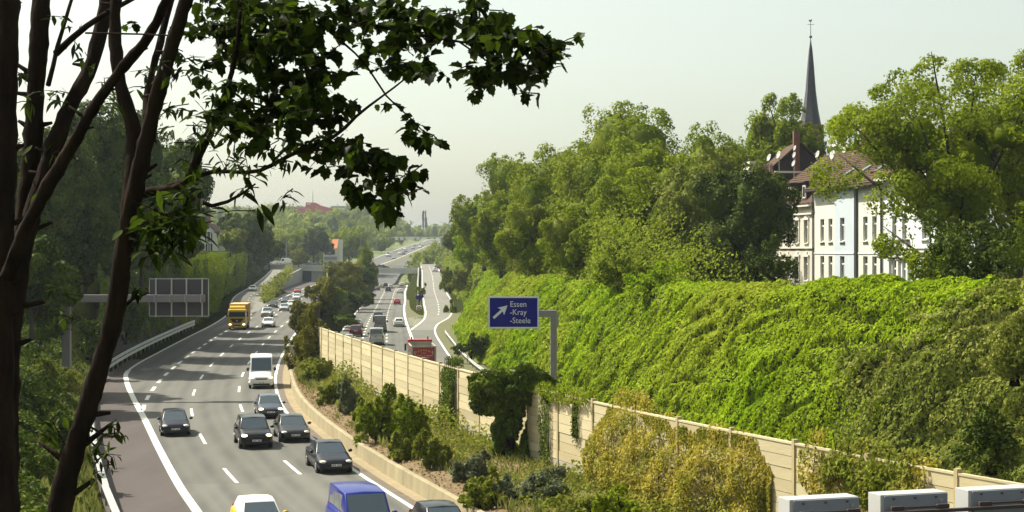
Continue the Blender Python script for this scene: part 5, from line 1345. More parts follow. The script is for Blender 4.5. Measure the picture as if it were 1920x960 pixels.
# ---------------------------------------------------------------- lamp posts and poles
def lamp_post(x, yt, Y, zb, label, arm=1, h=None):
    t = at(x, yt, Y); o = thing('lamp_post', label, 'lamp post', (t.x, Y, zb), 0, 'lamp posts'); H = t.z - zb
    MB().tube([(0, 0, -.3), (0, 0, H)], [.13, .07], 8).build('pole', 'galv_dull', o)
    MB().tube([(0, 0, H), (arm * .7, 0, H + .12)], [.06, .04], 6).build('arm', 'galv_dull', o)
    MB().box((arm * .9, 0, H + .12), (.7, .28, .14)).build('lamp_head', 'steel_grey', o, bevel=.03)
lamp_post(831, 417, 560, 2, 'tall lamp post beside the slip road at the end of the ivy slope', -1)
lamp_post(677, 437, 470, 0, 'pale lamp post rising from the median tree')
lamp_post(524, 413, 640, 5, 'lamp post standing in the trees above the white van')
lamp_post(537, 450, 610, 5, 'thick pale pole behind the white van', 1)

# ---------------------------------------------------------------- bridge
mat('deck_conc', (.58, .58, .52), .85, vary=.1, scale=.2)
mat('bridge_conc', (.29, .295, .255), .85, vary=.12, scale=.25)
YB = 596.0
br = thing('road_bridge', 'concrete road bridge crossing both carriageways in the middle distance', 'bridge', (-60, YB, 0))
zd = lambda X: 4.7 + max(0, (-46 - X)) * .034
def deck(name, x0, x1, z0, z1, y0, y1, m):
    mm = MB(); a, b = zd(x0), zd(x1)
    vs = [(x + 60, y - YB, (a if x == x0 else b) + z) for x in (x0, x1) for y in (y0, y1) for z in (z0, z1)]
    mm.add(vs, [(0, 1, 3, 2), (4, 6, 7, 5), (0, 4, 5, 1), (2, 3, 7, 6), (0, 2, 6, 4), (1, 5, 7, 3)]); mm.build(name, m, br)
for x0, x1 in ((-100, -84), (-84, -73.2), (-73.2, -46), (-46, -33.8)):
    deck('deck', x0, x1, -1.75, -.02, YB, YB + 13, 'deck_conc'); deck('deck_edge', x0, x1, -.35, .42, YB - .3, YB + .2, 'deck_conc'); deck('road_surface', x0, x1, -.015, .02, YB + .25, YB + 12.8, 'ramp_asphalt')
for q in np.arange(-99, -33, 2.4):
    MB().box((q + 60, -.05, zd(q) + .68), (.07, .07, .95)).build('railing_post', 'galv_dull', br)
for x0, x1 in ((-100, -84), (-84, -73.2), (-73.2, -46), (-46, -33.8)):
    for hgt in (.7, 1.12): deck('railing_bar', x0, x1, hgt, hgt + .07, YB - .09, YB - .02, 'galv_dull')
MB().box((-57.6 + 60, 7, 1.2), (1.0, 11, 5.4)).build('pier', 'bridge_conc', br)
MB().box((-36 + 60 + 2.6, 6.5, 1.0), (1.0, 13.2, 5.4)).build('pier', 'bridge_conc', br)
MB().box((-86 + 60, 6.6, 2.0), (14, 12.6, 7)).build('abutment', 'bridge_conc', br)
MB().box((-76.4 + 60, 11.5, 2.0), (5.2, .8, 6.0)).build('passage_dark_box', 'concrete_dark', br)  # dark box added behind the opening so the passage looks unlit
MB().box((-72.7 + 60, 6.6, 1.6), (4.2, 12.0, 5.6)).build('abutment', 'bridge_conc', br)
# wing wall of the left ramp, cast in bays
ww = thing('ramp_wing_wall', 'pale concrete wing wall rising from the gore to the bridge', 'wall', (float(RMPR(420)), 420, 0))
wf = lambda Y: -66 - (Y - 444) * .0788
for Y in np.arange(436, 592, 8.0):
    Y2 = min(Y + 8, 594); vs = []
    for q in (Y + .02, Y2 - .02):
        top = float(ZRL(q)) + .45
        for (dx, z) in ((0, -.3), (0, top), (-.5, top), (-.5, -.3)): vs.append((wf(q) + dx - ww.location.x, q - 420, z))
    MB().add(vs, [(0, 1, 2, 3), (7, 6, 5, 4), (0, 4, 5, 1), (1, 5, 6, 2), (2, 6, 7, 3), (3, 7, 4, 0)]).build('wall_bay', 'bridge_conc', ww)
# retaining wall and railing between carriageway and right ramp
wr_ = thing('ramp_retaining_wall', 'long concrete wall with railing between the carriageway and the right slip road', 'wall', (float(RPL(400)), 400, 0))
for Y in np.arange(372, 596, 8.0):
    vs = []
    for q in (Y + .02, Y + 7.98):
        top = float(ZRR(q)) + .75; x = float(RPL(q)) - 1.1
        for (dx, z) in ((0, -2.6), (0, top), (-.45, top), (-.45, -2.6)): vs.append((x + dx - wr_.location.x, q - 400, z))
    MB().add(vs, [(0, 1, 2, 3), (7, 6, 5, 4), (0, 4, 5, 1), (1, 5, 6, 2), (2, 6, 7, 3), (3, 7, 4, 0)]).build('wall_bay', 'bridge_conc', wr_)
    x = float(RPL(Y)) - 1.3 - wr_.location.x
    MB().tube([(x, Y - 400, float(ZRR(Y)) + .7), (x, Y - 400, float(ZRR(Y)) + 1.8)], .05, 5).build('railing_post', 'galv_dull', wr_)
for k in (1.25, 1.75):
    MB().tube([(float(RPL(q)) - 1.3 - wr_.location.x, q - 400, float(ZRR(q)) + k) for q in np.arange(372, 600, 12)], .05, 5).build('railing_bar', 'galv_dull', wr_)
# exit gore sign, crash cushion and shrub on the island
p = on(786, 584, ZR); p.z = -1.2
es = thing('gore_sign', 'small blue arrow sign with red-white marker board at the tip of the gore island', 'road sign', p)
MB().add([(-.6, -.03, 2.3), (.35, -.03, 2.3), (.85, -.03, 2.75), (.35, -.03, 3.2), (-.6, -.03, 3.2)] + [(-.6, .03, 2.3), (.35, .03, 2.3), (.85, .03, 2.75), (.35, .03, 3.2), (-.6, .03, 3.2)], [(0, 1, 2, 3, 4), (9, 8, 7, 6, 5), (0, 5, 6, 1), (1, 6, 7, 2), (2, 7, 8, 3), (3, 8, 9, 4), (4, 9, 5, 0)]).build('arrow_board', 'sign_blue', es)
for s in (-.4, .3): MB().tube([(s, .08, -.1), (s, .08, 3.1)], .05, 6).build('post', 'galv_dull', es)
mb_ = MB().box((0, -.6, .55), (1.1, .5, 1.0)).build('crash_cushion', 'letter_white', es, bevel=.1)
for s in (1, -1):
    for k in range(2):
        Mx = Matrix.Translation((s * .25, -.86, .35 + k * .4)) @ Matrix.Rotation(s * R(40), 4, 'Y')
        MB().box((0, 0, 0), (.6, .012, .14), Mx).build('stripe', 'paint_red', mb_)
p = on(783, 572, ZR); shrub('shrub', 'small young tree on the gore island behind the blue arrow sign', (p.x, p.y + 14, -1.1), (1.4, 1.4, 2.6), 'leaf_knot', n=900, leaf=.4, seed=77)
# capped concrete post by the median bush
p = at(580, 586, 205)
cp = thing('capped_post', 'dark square post with a pale cap rising from the olive median bushes', 'post', (p.x, 205, 0))
MB().box((0, 0, p.z / 2 + .2), (.55, .55, p.z + .4)).build('shaft', 'concrete_dark', cp); MB().box((0, 0, at(0, 575, 205).z), (.75, .75, .16)).build('cap', 'concrete_grey', cp)
# cars on the bridge
for (k, c, x, Y, hd, lab) in [('estate', 'charcoal', 718, 599, 0, 'dark estate car crossing the bridge, right of the median tree'),
     ('hatch', 'bluegrey', 577, 598.5, math.pi, 'blue-grey car on the bridge left of the median tree'),
     ('sedan', 'green', 593, 600, math.pi, 'dark green saloon crossing the bridge next to the blue-grey car'),
     ('van', 'white', 534, 606, math.pi, 'long white van waiting at the left end of the bridge'),
     ('hatch', 'white', 514, 601, math.pi, 'white car at the junction left of the bridge'),
     ('hatch', 'red', 699, 607, 0, 'red car behind the railing at the bridge middle')]:
    X = (x - 960) * Y / F; put_car(k, c, (X, Y + 1.5, zd(X) + .03), hd, lab, 'traffic on the bridge')
MB().box((0, 0, 0), (26, 22, .2)).build('junction_surface', 'ramp_asphalt', br).location = (-96 + 60, 9, 6.25)
# far traffic
ORD = dict(zip((2, 13, 3, 12, 4, 5, 6, 7, 8, 9, 10, 11), ('first', 'second', 'fourth', 'third', 'fifth', 'sixth', 'seventh', 'eighth', 'ninth', 'tenth', 'eleventh', 'twelfth')))
fc = 0
for (k, c, x, Y, off) in [('van', 'cream', 720, 850, -4.5), ('van', 'white', 739, 905, -1.2), ('hatch', 'charcoal', 719, 815, -1.2), ('hatch', 'white', 742, 930, 2.2), ('hatch', 'grey', 752, 960, 2.2), ('hatch', 'white', 761, 985, -1.2), ('hatch', 'silver', 767, 1000, 2.2), ('hatch', 'white', 774, 1015, 5.0), ('hatch', 'silver', 771, 1040, -1.2), ('hatch', 'white', 780, 1060, 2.2), ('hatch', 'grey', 786, 1090, -1.2), ('hatch', 'white', 785, 1115, 4.8), ('hatch', 'charcoal', 760, 925, 5.2), ('hatch', 'silver', 751, 880, 5)]:
    X = float(FX(Y)) + off
    o = put_car(k, c, (X, Y, float(FZ(Y)) + .27), heading(FX, Y, True), (('cream' if c == 'cream' else 'white') + ' van on the far motorway climbing the hill' if k == 'van' else 'tiny ' + {'charcoal': 'dark'}.get(c, c) + ' car, ' + ORD[fc] + ' from the bridge in the queue on the far motorway'), 'vans on the far motorway' if k == 'van' else 'cars on the far motorway'); fc += 1
# far gantry over the uphill motorway
p = at(800, 460, 1060); fg = thing('far_gantry', 'thin gantry with five small panels over the far motorway', 'gantry', (p.x - 14, 1060, 14.5))
MB().box((7, 0, 6.2), (32, .5, .5)).build('beam', 'sign_grey', fg)
for k in range(5): MB().box((-6 + k * 3.6, -.4, 5.4), (2.2, .3, 2.2)).build('panel', 'sign_grey', fg)
for q in (-9, 23): MB().box((q, 0, 3), (.5, .5, 6.6)).build('leg', 'sign_grey', fg)

# ---------------------------------------------------------------- houses on the right
mat('stucco_cream', (.56, .53, .44), .85, vary=.07, scale=.5)
mat('stucco_white', (.62, .62, .54), .85, vary=.06, scale=.4)
mat('stucco_blue', (.46, .52, .56), .85, vary=.05, scale=.4)
mat('stucco_paleblue', (.58, .62, .62), .85, vary=.05, scale=.5)
mat('moulding', (.66, .64, .56), .8)
mat('plinth', (.40, .36, .29), .9, vary=.1, scale=.8)
mat('roof_tile', (.070, .044, .031), .9, spec=.1, col2=(.11, .073, .052), scale=2.2, bump=.5, bscale=7, stretch=(1, 1, 3))
mat('roof_dark', (.045, .032, .032), .85, vary=.2, scale=1.5)
mat('slate', (.050, .050, .062), .6, vary=.25, scale=.8, bump=.3, bscale=6)
mat('gutter_metal', (.07, .06, .055), .5)
mat('pipe', (.08, .075, .08), .5)
mat('curtain', (.10, .085, .07), .9)
mat('win_frame', (.68, .67, .62), .5)
mat('brick_red', (.18, .075, .055), .9, vary=.2, scale=2)
mat('dish', (.42, .42, .40), .5)
O0 = Vector((27.0, 163.0, 7.2)); dv = Vector((.152, -.988, 0)).normalized(); ANG = math.atan2(dv.y, dv.x)
mat('wglass', (.03, .035, .04), .08, spec=.8)
def window(root, s, z0, w, h, d=0, sill=True, transom=.30, frame='win_frame', surround=False):
    """window in the facade plane y=d (outside is -y): dark recess, frame, panes, sill"""
    wo = MB().box((s, d + .26, z0 + h / 2), (w, .04, h)).build('window', 'curtain', root)
    MB().box((s, d + .19, z0 + h * .98), (w, .06, .09)).box((s, d + .19, z0 + .04), (w, .06, .09)).box((s - w / 2 + .035, d + .19, z0 + h / 2), (.07, .06, h)).box((s + w / 2 - .035, d + .19, z0 + h / 2), (.07, .06, h)).box((s, d + .185, z0 + h * (1 - transom)), (w, .07, .14)).box((s, d + .185, z0 + h * (1 - transom) / 2), (.06, .06, h * (1 - transom))).build('frame', frame, wo)
    for (a, b) in ((0, 1 - transom), (1 - transom, 1)):
        MB().box((s, d + .215, z0 + h * (a + b) / 2), (w - .1, .012, h * (b - a) - .1)).build('pane', 'wglass', wo)
    if sill: MB().box((s, d - .06, z0 - .06), (w + .2, .26, .10)).build('sill', 'moulding', wo)
    if surround:
        MB().box((s - w / 2 - .09, d - .04, z0 + h / 2), (.16, .10, h)).box((s + w / 2 + .09, d - .04, z0 + h / 2), (.16, .10, h)).box((s, d - .06, z0 + h + .12), (w + .5, .16, .2)).box((s, d - .05, z0 + h + .36), (w * .55, .12, .28)).build('surround', 'moulding', wo)
def facade(root, s0, s1, z0, z1, wins, m, d=0.0, th=.34, name='wall'):
    """wall with real openings: wins = [(s centre, z0, w, h)]"""
    mb = MB(); xs_ = sorted({s0, s1} | {a - w / 2 for a, _, w, _ in wins} | {a + w / 2 for a, _, w, _ in wins}); zs = sorted({z0, z1} | {z for _, z, _, _ in wins} | {z + h for _, z, _, h in wins})
    for i in range(len(xs_) - 1):
        for j in range(len(zs) - 1):
            cx, cz = (xs_[i] + xs_[i + 1]) / 2, (zs[j] + zs[j + 1]) / 2
            if any(abs(cx - a) < w / 2 and z < cz < z + h for a, z, w, h in wins): continue
            mb.box((cx, d + th / 2, cz), (xs_[i + 1] - xs_[i], th, zs[j + 1] - zs[j]))
    # merge doubles and drop inner faces
    me = bpy.data.meshes.new(name); me.from_pydata(mb.v, [], mb.f); bm = bmesh.new(); bm.from_mesh(me)
    bmesh.ops.remove_doubles(bm, verts=bm.verts[:], dist=.001)
    seen = {}
    for f in bm.faces:
        k = tuple(sorted(v.index for v in f.verts)); seen.setdefault(k, []).append(f)
    bmesh.ops.delete(bm, geom=[f for v in seen.values() if len(v) > 1 for f in v], context='FACES')
    bmesh.ops.recalc_face_normals(bm, faces=bm.faces[:]); bm.to_mesh(me); bm.free()
    return link(name, me, m, root)
def house(name, label): return thing(name, label, 'house', O0, ANG)
D = 10.0
# A: cream ornate house with mansard and dormers
hA = house('town_house', 'cream ornate town house with mansard roof and two dormers behind the dark tree')
wA = [(6.3, 1.15, 1.15, 2.25), (9.0, 1.15, 1.15, 2.25), (6.3, 4.75, 1.1, 2.2), (9.0, 4.75, 1.1, 2.2), (3.5, 1.15, 1.15, 2.25), (3.5, 4.75, 1.1, 2.2), (.9, 1.15, 1.15, 2.25), (.9, 4.75, 1.1, 2.2)]
facade(hA, -2, 11.0, 0, 8.3, wA, 'stucco_cream')
for (s, z, w, h) in wA: window(hA, s, z, w, h, 0, surround=True)
MB().box((4.5, -.10, .75), (13, .2, .16)).build('string_course', 'moulding', hA); MB().box((4.5, -.08, 4.3), (13, .16, .18)).build('string_course', 'moulding', hA)
MB().box((4.5, -.12, 7.55), (13, .22, .16)).build('frieze', 'moulding', hA); MB().box((4.5, -.25, 8.35), (13.05, .55, .22)).build('eaves', 'moulding', hA); MB().box((4.5, -.48, 8.50), (13, .16, .14)).build('gutter', 'gutter_metal', hA)
MB().box((-1.83, D / 2 + .2, 4.1), (.3, D - .8, 8.2)).build('gable_wall', 'stucco_cream', hA)
MB().add([(-2, -.3, 8.47), (11, -.3, 8.47), (11, 1.4, 10.6), (-2, 1.4, 10.6)] + [(-2, .2, 8.4), (11, .2, 8.4), (11, 1.6, 10.4), (-2, 1.6, 10.4)], [(0, 1, 2, 3), (7, 6, 5, 4), (0, 4, 5, 1), (1, 5, 6, 2), (2, 6, 7, 3), (3, 7, 4, 0)]).build('mansard', 'roof_tile', hA)
for s in (4.1, 8.4):
    dm = MB().box((s, .75, 9.75), (1.25, 1.5, 1.7)).build('dormer', 'roof_dark', hA); MB().box((s, .7, 10.66), (1.5, 1.9, .12)).build('dormer_roof', 'roof_dark', dm)
    MB().box((s, -.03, 9.70), (.80, .06, 1.25)).build('window_frame', 'win_frame', dm); MB().box((s, -.066, 9.70), (.58, .012, 1.0)).build('pane', 'wglass', dm)
# rows of tiles on the main roof (each row a lapped course)
def tiled_roof(root, s0, s1, y0, z0, y1, z1, m, row=.42, name='tile_course'):
    n = int(math.hypot(y1 - y0, z1 - z0) / row); nn = Vector((0, -(z1 - z0), (y1 - y0))).normalized()
    base = MB().add([(s0, y0, z0), (s1, y0, z0), (s1, y1, z1), (s0, y1, z1)] + [(s0, y0, z0 - .25), (s1, y0, z0 - .25), (s1, y1, z1 - .25), (s0, y1, z1 - .25)], [(0, 1, 2, 3), (7, 6, 5, 4), (0, 4, 5, 1), (1, 5, 6, 2), (2, 6, 7, 3), (3, 7, 4, 0)]).build('roof', m, root)
    for k in range(n):
        a, b = k / n, (k + 1.12) / n
        p0 = Vector((0, y0 + (y1 - y0) * a, z0 + (z1 - z0) * a)) + nn * .085; p1 = Vector((0, y0 + (y1 - y0) * min(1, b), z0 + (z1 - z0) * min(1, b))) + nn * .03
        mm = MB(); st = .9; q = s0 + (k % 2) * .2
        vs = []; cs = list(np.arange(s0, s1, .6)) + [s1]
        for c_ in cs: j = random.uniform(-.015, .015); vs += [(c_, p0.y, p0.z + j), (c_, p1.y, p1.z + j * .3), (c_, p0.y + nn.y * -.05, p0.z - .05)]
        fs = []
        for i in range(len(cs) - 1): o_ = i * 3; fs += [(o_, o_ + 3, o_ + 4, o_ + 1), (o_ + 2, o_ + 5, o_ + 3, o_)]
        mm.add(vs, fs).build(name, m, base)
    return base
ra = tiled_roof(hA, -2.2, 11.0, 1.2, 10.62, 6.0, 13.9, 'roof_tile')
MB().box((-2.25, 3.5, 12.15), (.18, 6.0, .2), None).build('verge_board', 'moulding', ra).rotation_euler = (0, 0, 0)
tri = MB().add([(-2.1, 1.2, 10.5), (-2.1, 10.8, 10.5), (-2.1, 6, 13.7), (-1.9, 1.2, 10.5), (-1.9, 10.8, 10.5), (-1.9, 6, 13.7)], [(0, 1, 2), (5, 4, 3), (0, 3, 4, 1), (1, 4, 5, 2), (2, 5, 3, 0)]).build('gable', 'stucco_cream', hA)
# B: plain pale house with a blue bay
hB = house('town_house', 'plain pale town house with a blue-grey bay in the middle of the row')
wB = []
for z, h in ((1.2, 2.3), (4.85, 2.1), (8.0, 1.5)):
    if z > 7: continue
    wB += [(13.4, z, 1.05, h), (15.6, z, 1.05, h), (24.3, z, 1.05, h), (26.4, z, 1.05, h)]
facade(hB, 11.02, 17.4, 0, 9.5, [w for w in wB if w[0] < 17], 'stucco_white'); facade(hB, 22.3, 28.3, 0, 9.5, [w for w in wB if w[0] > 22], 'stucco_white')
wC = [(19.4, 1.2, 1.1, 2.3), (19.4, 4.85, 1.1, 2.1)]
facade(hB, 17.4, 22.3, 0, 9.5, wC, 'stucco_blue', d=-.28, th=.6)
for (s, z, w, h) in wB: window(hB, s, z, w, h, 0)
for (s, z, w, h) in wC: window(hB, s, z, w, h, -.28)
for z in (.78, 3.75): MB().box((14.2, -.03, z), (6.3, .06, .10)).box((25.3, -.03, z), (5.9, .06, .10)).box((19.85, -.31, z), (4.9, .06, .10)).build('string_course', 'moulding', hB)
MB().tube([(22.45, -.12, 0), (22.45, -.12, 9.4)], .10, 8).build('downpipe', 'pipe', hB); MB().tube([(11.1, -.1, 0), (11.1, -.1, 9.4)], .08, 8).build('downpipe', 'pipe', hB); MB().tube([(28.2, -.12, 0), (28.2, -.12, 9.4)], .10, 8).build('downpipe', 'pipe', hB)
MB().box((19.7, -.4, 9.62), (17.4, .8, .2)).build('eaves', 'roof_dark', hB); MB().box((19.7, -.85, 9.66), (17.4, .14, .14)).build('gutter', 'gutter_metal', hB)
MB().box((11.2, D / 2 + .2, 4.7), (.3, D - .8, 9.4)).build('party_wall', 'stucco_white', hB)
rb_ = tiled_roof(hB, 10.9, 28.6, -.85, 9.75, 6.0, 14.0, 'roof_tile')
for s in (17.0, 20.6, 24.6):
    nn = Vector((0, -.53, .85)); yv, zv = 1.4, 11.15
    Mx = Matrix.Translation((s, yv, zv + .1)) @ Matrix.Rotation(math.atan2(4.25, 6.85), 4, 'X')
    sk = MB().box((0, 0, 0), (.95, 1.45, .12), Mx).build('skylight_frame', 'gutter_metal', hB); mat_g = MB().box((0, 0, .07), (.75, 1.22, .02), Mx).build('skylight_pane', 'glass', sk)
for (s, y, zt, w) in ((10.4, 5.6, 15.9, .9), (13.6, 5.8, 15.9, 1.0), (16.4, 6.2, 15.9, 1.6)):
    ch = MB().box((s, y, zt - 1.6), (w, 1.0, 3.2)).build('chimney', 'brick_red', hB); MB().box((s, y, zt + .05), (w + .14, 1.14, .12)).build('chimney_cap', 'concrete_grey', ch)
# C: ornate pale blue house, half behind the huge tree
hC = house('town_house', 'ornate pale blue stucco town house half hidden by the huge leafy tree')
wD = [(30.8, .9, .95, 2.5), (32.9, .9, .95, 2.5), (30.8, 4.9, .95, 2.0), (32.9, 4.9, .95, 2.0), (37.0, .9, 1.2, 2.4), (40, .9, 1.2, 2.4), (37.0, 4.9, 1.2, 2.0), (40, 4.9, 1.2, 2.0), (43, .9, 1.2, 2.4), (43, 4.9, 1.2, 2.0)]
facade(hC, 28.32, 46, 0, 9.8, wD, 'stucco_paleblue')
for (s, z, w, h) in wD: window(hC, s, z, w, h, 0, transom=.36)
for s in (29.9, 31.85, 33.8):
    pl = MB().box((s, -.10, 1.95), (.34, .2, 2.6)).build('pilaster', 'moulding', hC); MB().box((s, -.13, 3.32), (.46, .28, .22)).build('capital', 'moulding', pl)
MB().box((31.9, -.16, 3.55), (4.6, .34, .2)).build('entablature', 'moulding', hC); MB().box((37, -.14, 3.92), (17.5, .3, .14)).build('cornice', 'moulding', hC); MB().box((37, -.10, 4.12), (17.5, .2, .08)).build('cornice_lip', 'gutter_metal', hC)
for s in (30.8, 32.9):
    pn = MB().box((s, -.05, 4.5), (1.4, .08, .66)).build('relief_panel', 'moulding', hC)
    MB().tube([(s - .4, -.1, 4.5), (s - .2, -.1, 4.7), (s, -.1, 4.45), (s + .2, -.1, 4.7), (s + .4, -.1, 4.4)], .05, 5).build('relief_scroll', 'stucco_paleblue', pn)
MB().box((31.9, -.12, 4.86), (4.2, .26, .1)).build('balcony_ledge', 'gutter_metal', hC)
MB().box((37, -.35, 9.95), (17.6, .9, .24)).build('eaves', 'moulding', hC)
tiled_roof(hC, 28.5, 46, -.6, 10.1, 6, 14.2, 'roof_tile')
# D: gabled house behind, its gable wall coloured dark to stand in for shade
YD = 186.0
hD = thing('gabled_house', 'gable-ended house with tall chimney and wall coloured dark for shade behind the brown tiled roof', 'house', (at(1497, 0, YD).x, YD, 8.5))
xd = lambda x: at(x, 0, YD).x - hD.location.x
zD = lambda y: at(0, y, YD).z - 8.5
MB().prism([(xd(1428), 0), (xd(1575), 0), (xd(1575), zD(338)), (xd(1500), zD(272)), (xd(1428), zD(338))], 0, 9).build('gable_wall', 'roof_dark', hD)
for s, (xa, ya, xb, yb) in enumerate(((1500, 270, 1418, 342), (1500, 270, 1584, 342))):
    MB().prism([(xd(xa), zD(ya)), (xd(xb), zD(yb)), (xd(xb), zD(yb) + .25), (xd(xa), zD(ya) + .3)], -.4, 9.3).build('roof', 'roof_tile', hD)
ch = MB().box(((xd(1486) + xd(1497)) / 2, -.5, zD(290)), (xd(1497) - xd(1486), .7, zD(258) - zD(345))).build('chimney', 'brick_red', hD)
hE = thing('low_wing', 'low tiled wing with white end wall left of the dark gabled house', 'house', (at(1430, 0, 180).x, 180, 8.5))
xe = lambda x: at(x, 0, 180).x - hE.location.x
zE = lambda y: at(0, y, 180).z - 8.5
MB().box(((xe(1414) + xe(1455)) / 2, 2.2, zE(340) / 2), (xe(1455) - xe(1414), 4, zE(340))).build('wall', 'roof_dark', hE)
MB().box(((xe(1403) + xe(1415)) / 2, 1.6, zE(303) / 2), (xe(1415) - xe(1403), 5, zE(303))).build('end_wall', 'stucco_cream', hE)
wR = tiled_roof(hE, xe(1415.5), xe(1455), -.1, zE(346), 2.6, zE(306), 'roof_tile', row=.3)
for k, q in enumerate(np.arange(xe(1417), xe(1455), .36)):
    MB().tube([(q, -.12, zE(346) + .10), (q, 2.6, zE(306) + .12)], .05, 5).build('tile_ridge', 'roof_tile', hE)
# satellite dishes, each its own thing
def dish(x, y, Y, r, label, tilt=0.3):
    p = at(x, y, Y); o = thing('satellite_dish', label, 'satellite dish', (p.x, p.y, p.z - r - .4), 0, 'satellite dishes')
    m = MB(); m.sm = True
    aim = Vector((-.62, -.70, .34)).normalized() if tilt > 0 else Vector((-.9, -.3, .3)).normalized()
    M = Matrix.Translation((0, 0, r + .4)) @ aim.to_track_quat('Z', 'Y').to_matrix().to_4x4()
    vs = []; fs = []; n = 18; rings = 5
    for k in range(rings + 1):
        q = k / rings
        for j in range(n): a = 2 * math.pi * j / n; vs.append(M @ Vector((math.cos(a) * r * q, math.sin(a) * r * 1.06 * q, .25 * r * q * q)))
    fs = [(k * n + j, k * n + (j + 1) % n, (k + 1) * n + (j + 1) % n, (k + 1) * n + j) for k in range(rings) for j in range(n)]
    ob = link('reflector', npmesh('reflector', np.array(vs), np.array(fs), smooth=True), 'dish', o); s_ = ob.modifiers.new('t', 'SOLIDIFY'); s_.thickness = .03
    MB().tube([M @ Vector((0, -r, .2 * r)), M @ Vector((0, -r * .2, r * .9))], .025, 5).box(M @ Vector((0, -r * .15, r * .95)), (.1, .1, .1)).build('feed_arm', 'galv_dull', o)
    MB().tube([(0, .12, r + .3), (.03, .15, -.9)], .05, 6).build('mast', 'galv_dull', o)
dish(1563, 267, 154, .62, 'largest grey satellite dish, between the chimneys on the brown roof')
dish(1562, 292, 152, .46, 'satellite dish low in front of the chimney on the brown roof', -1)
dish(1586, 280, 150, .40, 'satellite dish right of the dark chimney on the brown roof', -1)
dish(1534, 290, 156, .36, 'small satellite dish at the left end of the brown roof ridge', -1)
dish(1491, 278, 184, .30, 'upper satellite dish on the tall chimney', -1); dish(1490, 291, 184, .34, 'middle satellite dish on the tall chimney', -1); dish(1489, 307, 184, .36, 'lower satellite dish on the tall chimney', -1)
dish(1443, 296, 181, .42, 'left satellite dish above the low tiled wing', -1); dish(1461, 291, 183, .44, 'satellite dish on the gable edge right of the low tiled wing', -1)
# church spire
YS = 262.0; ps = at(1520, 0, YS)
chs = thing('church_tower', 'slim dark slate church spire with ball and cross above the trees', 'church', (ps.x, YS, 9))
zs_ = lambda y: at(0, y, YS).z - 9
MB().box((0, 0, (zs_(235)) / 2), (3.6, 3.6, zs_(235))).build('tower', 'brick_red', chs)
m = MB(); n = 8; prof = [(zs_(235), 1.75), (zs_(205), 1.25), (zs_(170), .86), (zs_(120), .52), (zs_(94), .30), (zs_(80), .12), (zs_(74), .06)]
m.tube([(0, 0, z) for z, _ in prof], [r for _, r in prof], 8); m.build('spire', 'slate', chs)
m = MB(); m.sm = True; m.ell((0, 0, zs_(69)), (.26, .26, .22), 12, 8); m.build('ball', 'slate', chs)
MB().tube([(0, 0, zs_(74)), (0, 0, zs_(38))], [.06, .035], 6).tube([(-.55, 0, zs_(46)), (.55, 0, zs_(46))], .035, 6).build('cross', 'slate', chs)
m = MB().add([(-.28, 0, zs_(40)), (.05, 0, zs_(41)), (.25, 0, zs_(38)), (.1, 0, zs_(35.5)), (-.05, 0, zs_(38.5)), (-.3, 0, zs_(36))] + [(-.28, .03, zs_(40)), (.05, .03, zs_(41)), (.25, .03, zs_(38)), (.1, .03, zs_(35.5)), (-.05, .03, zs_(38.5)), (-.3, .03, zs_(36))], [(0, 1, 2, 3, 4, 5), (11, 10, 9, 8, 7, 6)] + [(i, i + 6, (i + 1) % 6 + 6, (i + 1) % 6) for i in range(6)]); m.build('weathercock', 'slate', chs)

# ---------------------------------------------------------------- left house, far buildings
YH = 400.0
hl = thing('gambrel_house', 'white gambrel-gabled house with arched window above the ivy curtain', 'house', (at(392, 0, YH).x, YH, 10.8))
xh = lambda x: at(x, 0, YH).x - hl.location.x
zh = lambda y: at(0, y, YH).z - 10.8
gp = [(xh(372), zh(480)), (xh(409), zh(480)), (xh(409), zh(452)), (xh(405), zh(437)), (xh(391), zh(422)), (xh(378), zh(437)), (xh(372), zh(452))]
MB().prism(gp, 0, 9).build('gable_wall', 'stucco_white', hl)
for (a, b) in (((391, 420.5), (405.5, 435.5)), ((405.5, 435.5), (410.5, 454)), ((391, 420.5), (376.5, 435.5)), ((376.5, 435.5), (370.5, 454))):
    MB().prism([(xh(a[0]), zh(a[1])), (xh(b[0]), zh(b[1])), (xh(b[0]), zh(b[1]) + .22), (xh(a[0]), zh(a[1]) + .26)], -.35, 9.2).build('roof', 'roof_tile', hl)
aw = [(xh(384), zh(452)), (xh(399), zh(452)), (xh(399), zh(440)), (xh(397), zh(436)), (xh(391.5), zh(434.5)), (xh(386), zh(436)), (xh(384), zh(440))]
wo = MB().prism(aw, -.04, .05).build('arched_window', 'wglass', hl)
for x in (384, 388, 395, 399): MB().box((xh(x), -.06, zh(444)), (.16, .05, zh(437) - zh(452))).build('mullion', 'win_frame', wo)
MB().box((xh(391.5), -.12, zh(453)), (xh(401) - xh(382), .3, .12)).build('balcony_ledge', 'gutter_metal', wo)
wo = MB().box((xh(392), -.02, zh(464)), (xh(399) - xh(385), .06, zh(457) - zh(471))).build('window', 'wglass', hl)
for x in (385, 390, 394, 399): MB().box((xh(x), -.06, zh(464)), (.16, .05, zh(457) - zh(471))).build('mullion', 'win_frame', wo)
MB().box((xh(391), -.02, zh(427)), (.35, .06, .45)).build('attic_window', 'wglass', hl)
MB().box((xh(384), 5, zh(410)), (.9, .9, 3.0)).build('chimney', 'brick_red', hl)
mat('red_panel', (.46, .075, .085), .7, vary=.06, scale=.1); mat('orange_tile', (.50, .16, .05), .85, vary=.12, scale=.5); mat('far_grey', (.25, .26, .30), .8)
YR = 1300.0; rb = thing('red_building', 'long red factory-like building with a mast on the hazy hilltop', 'building', (at(560, 0, YR).x, YR, 34))
xr = lambda x: at(x, 0, YR).x - rb.location.x
zr = lambda y: at(0, y, YR).z - 34
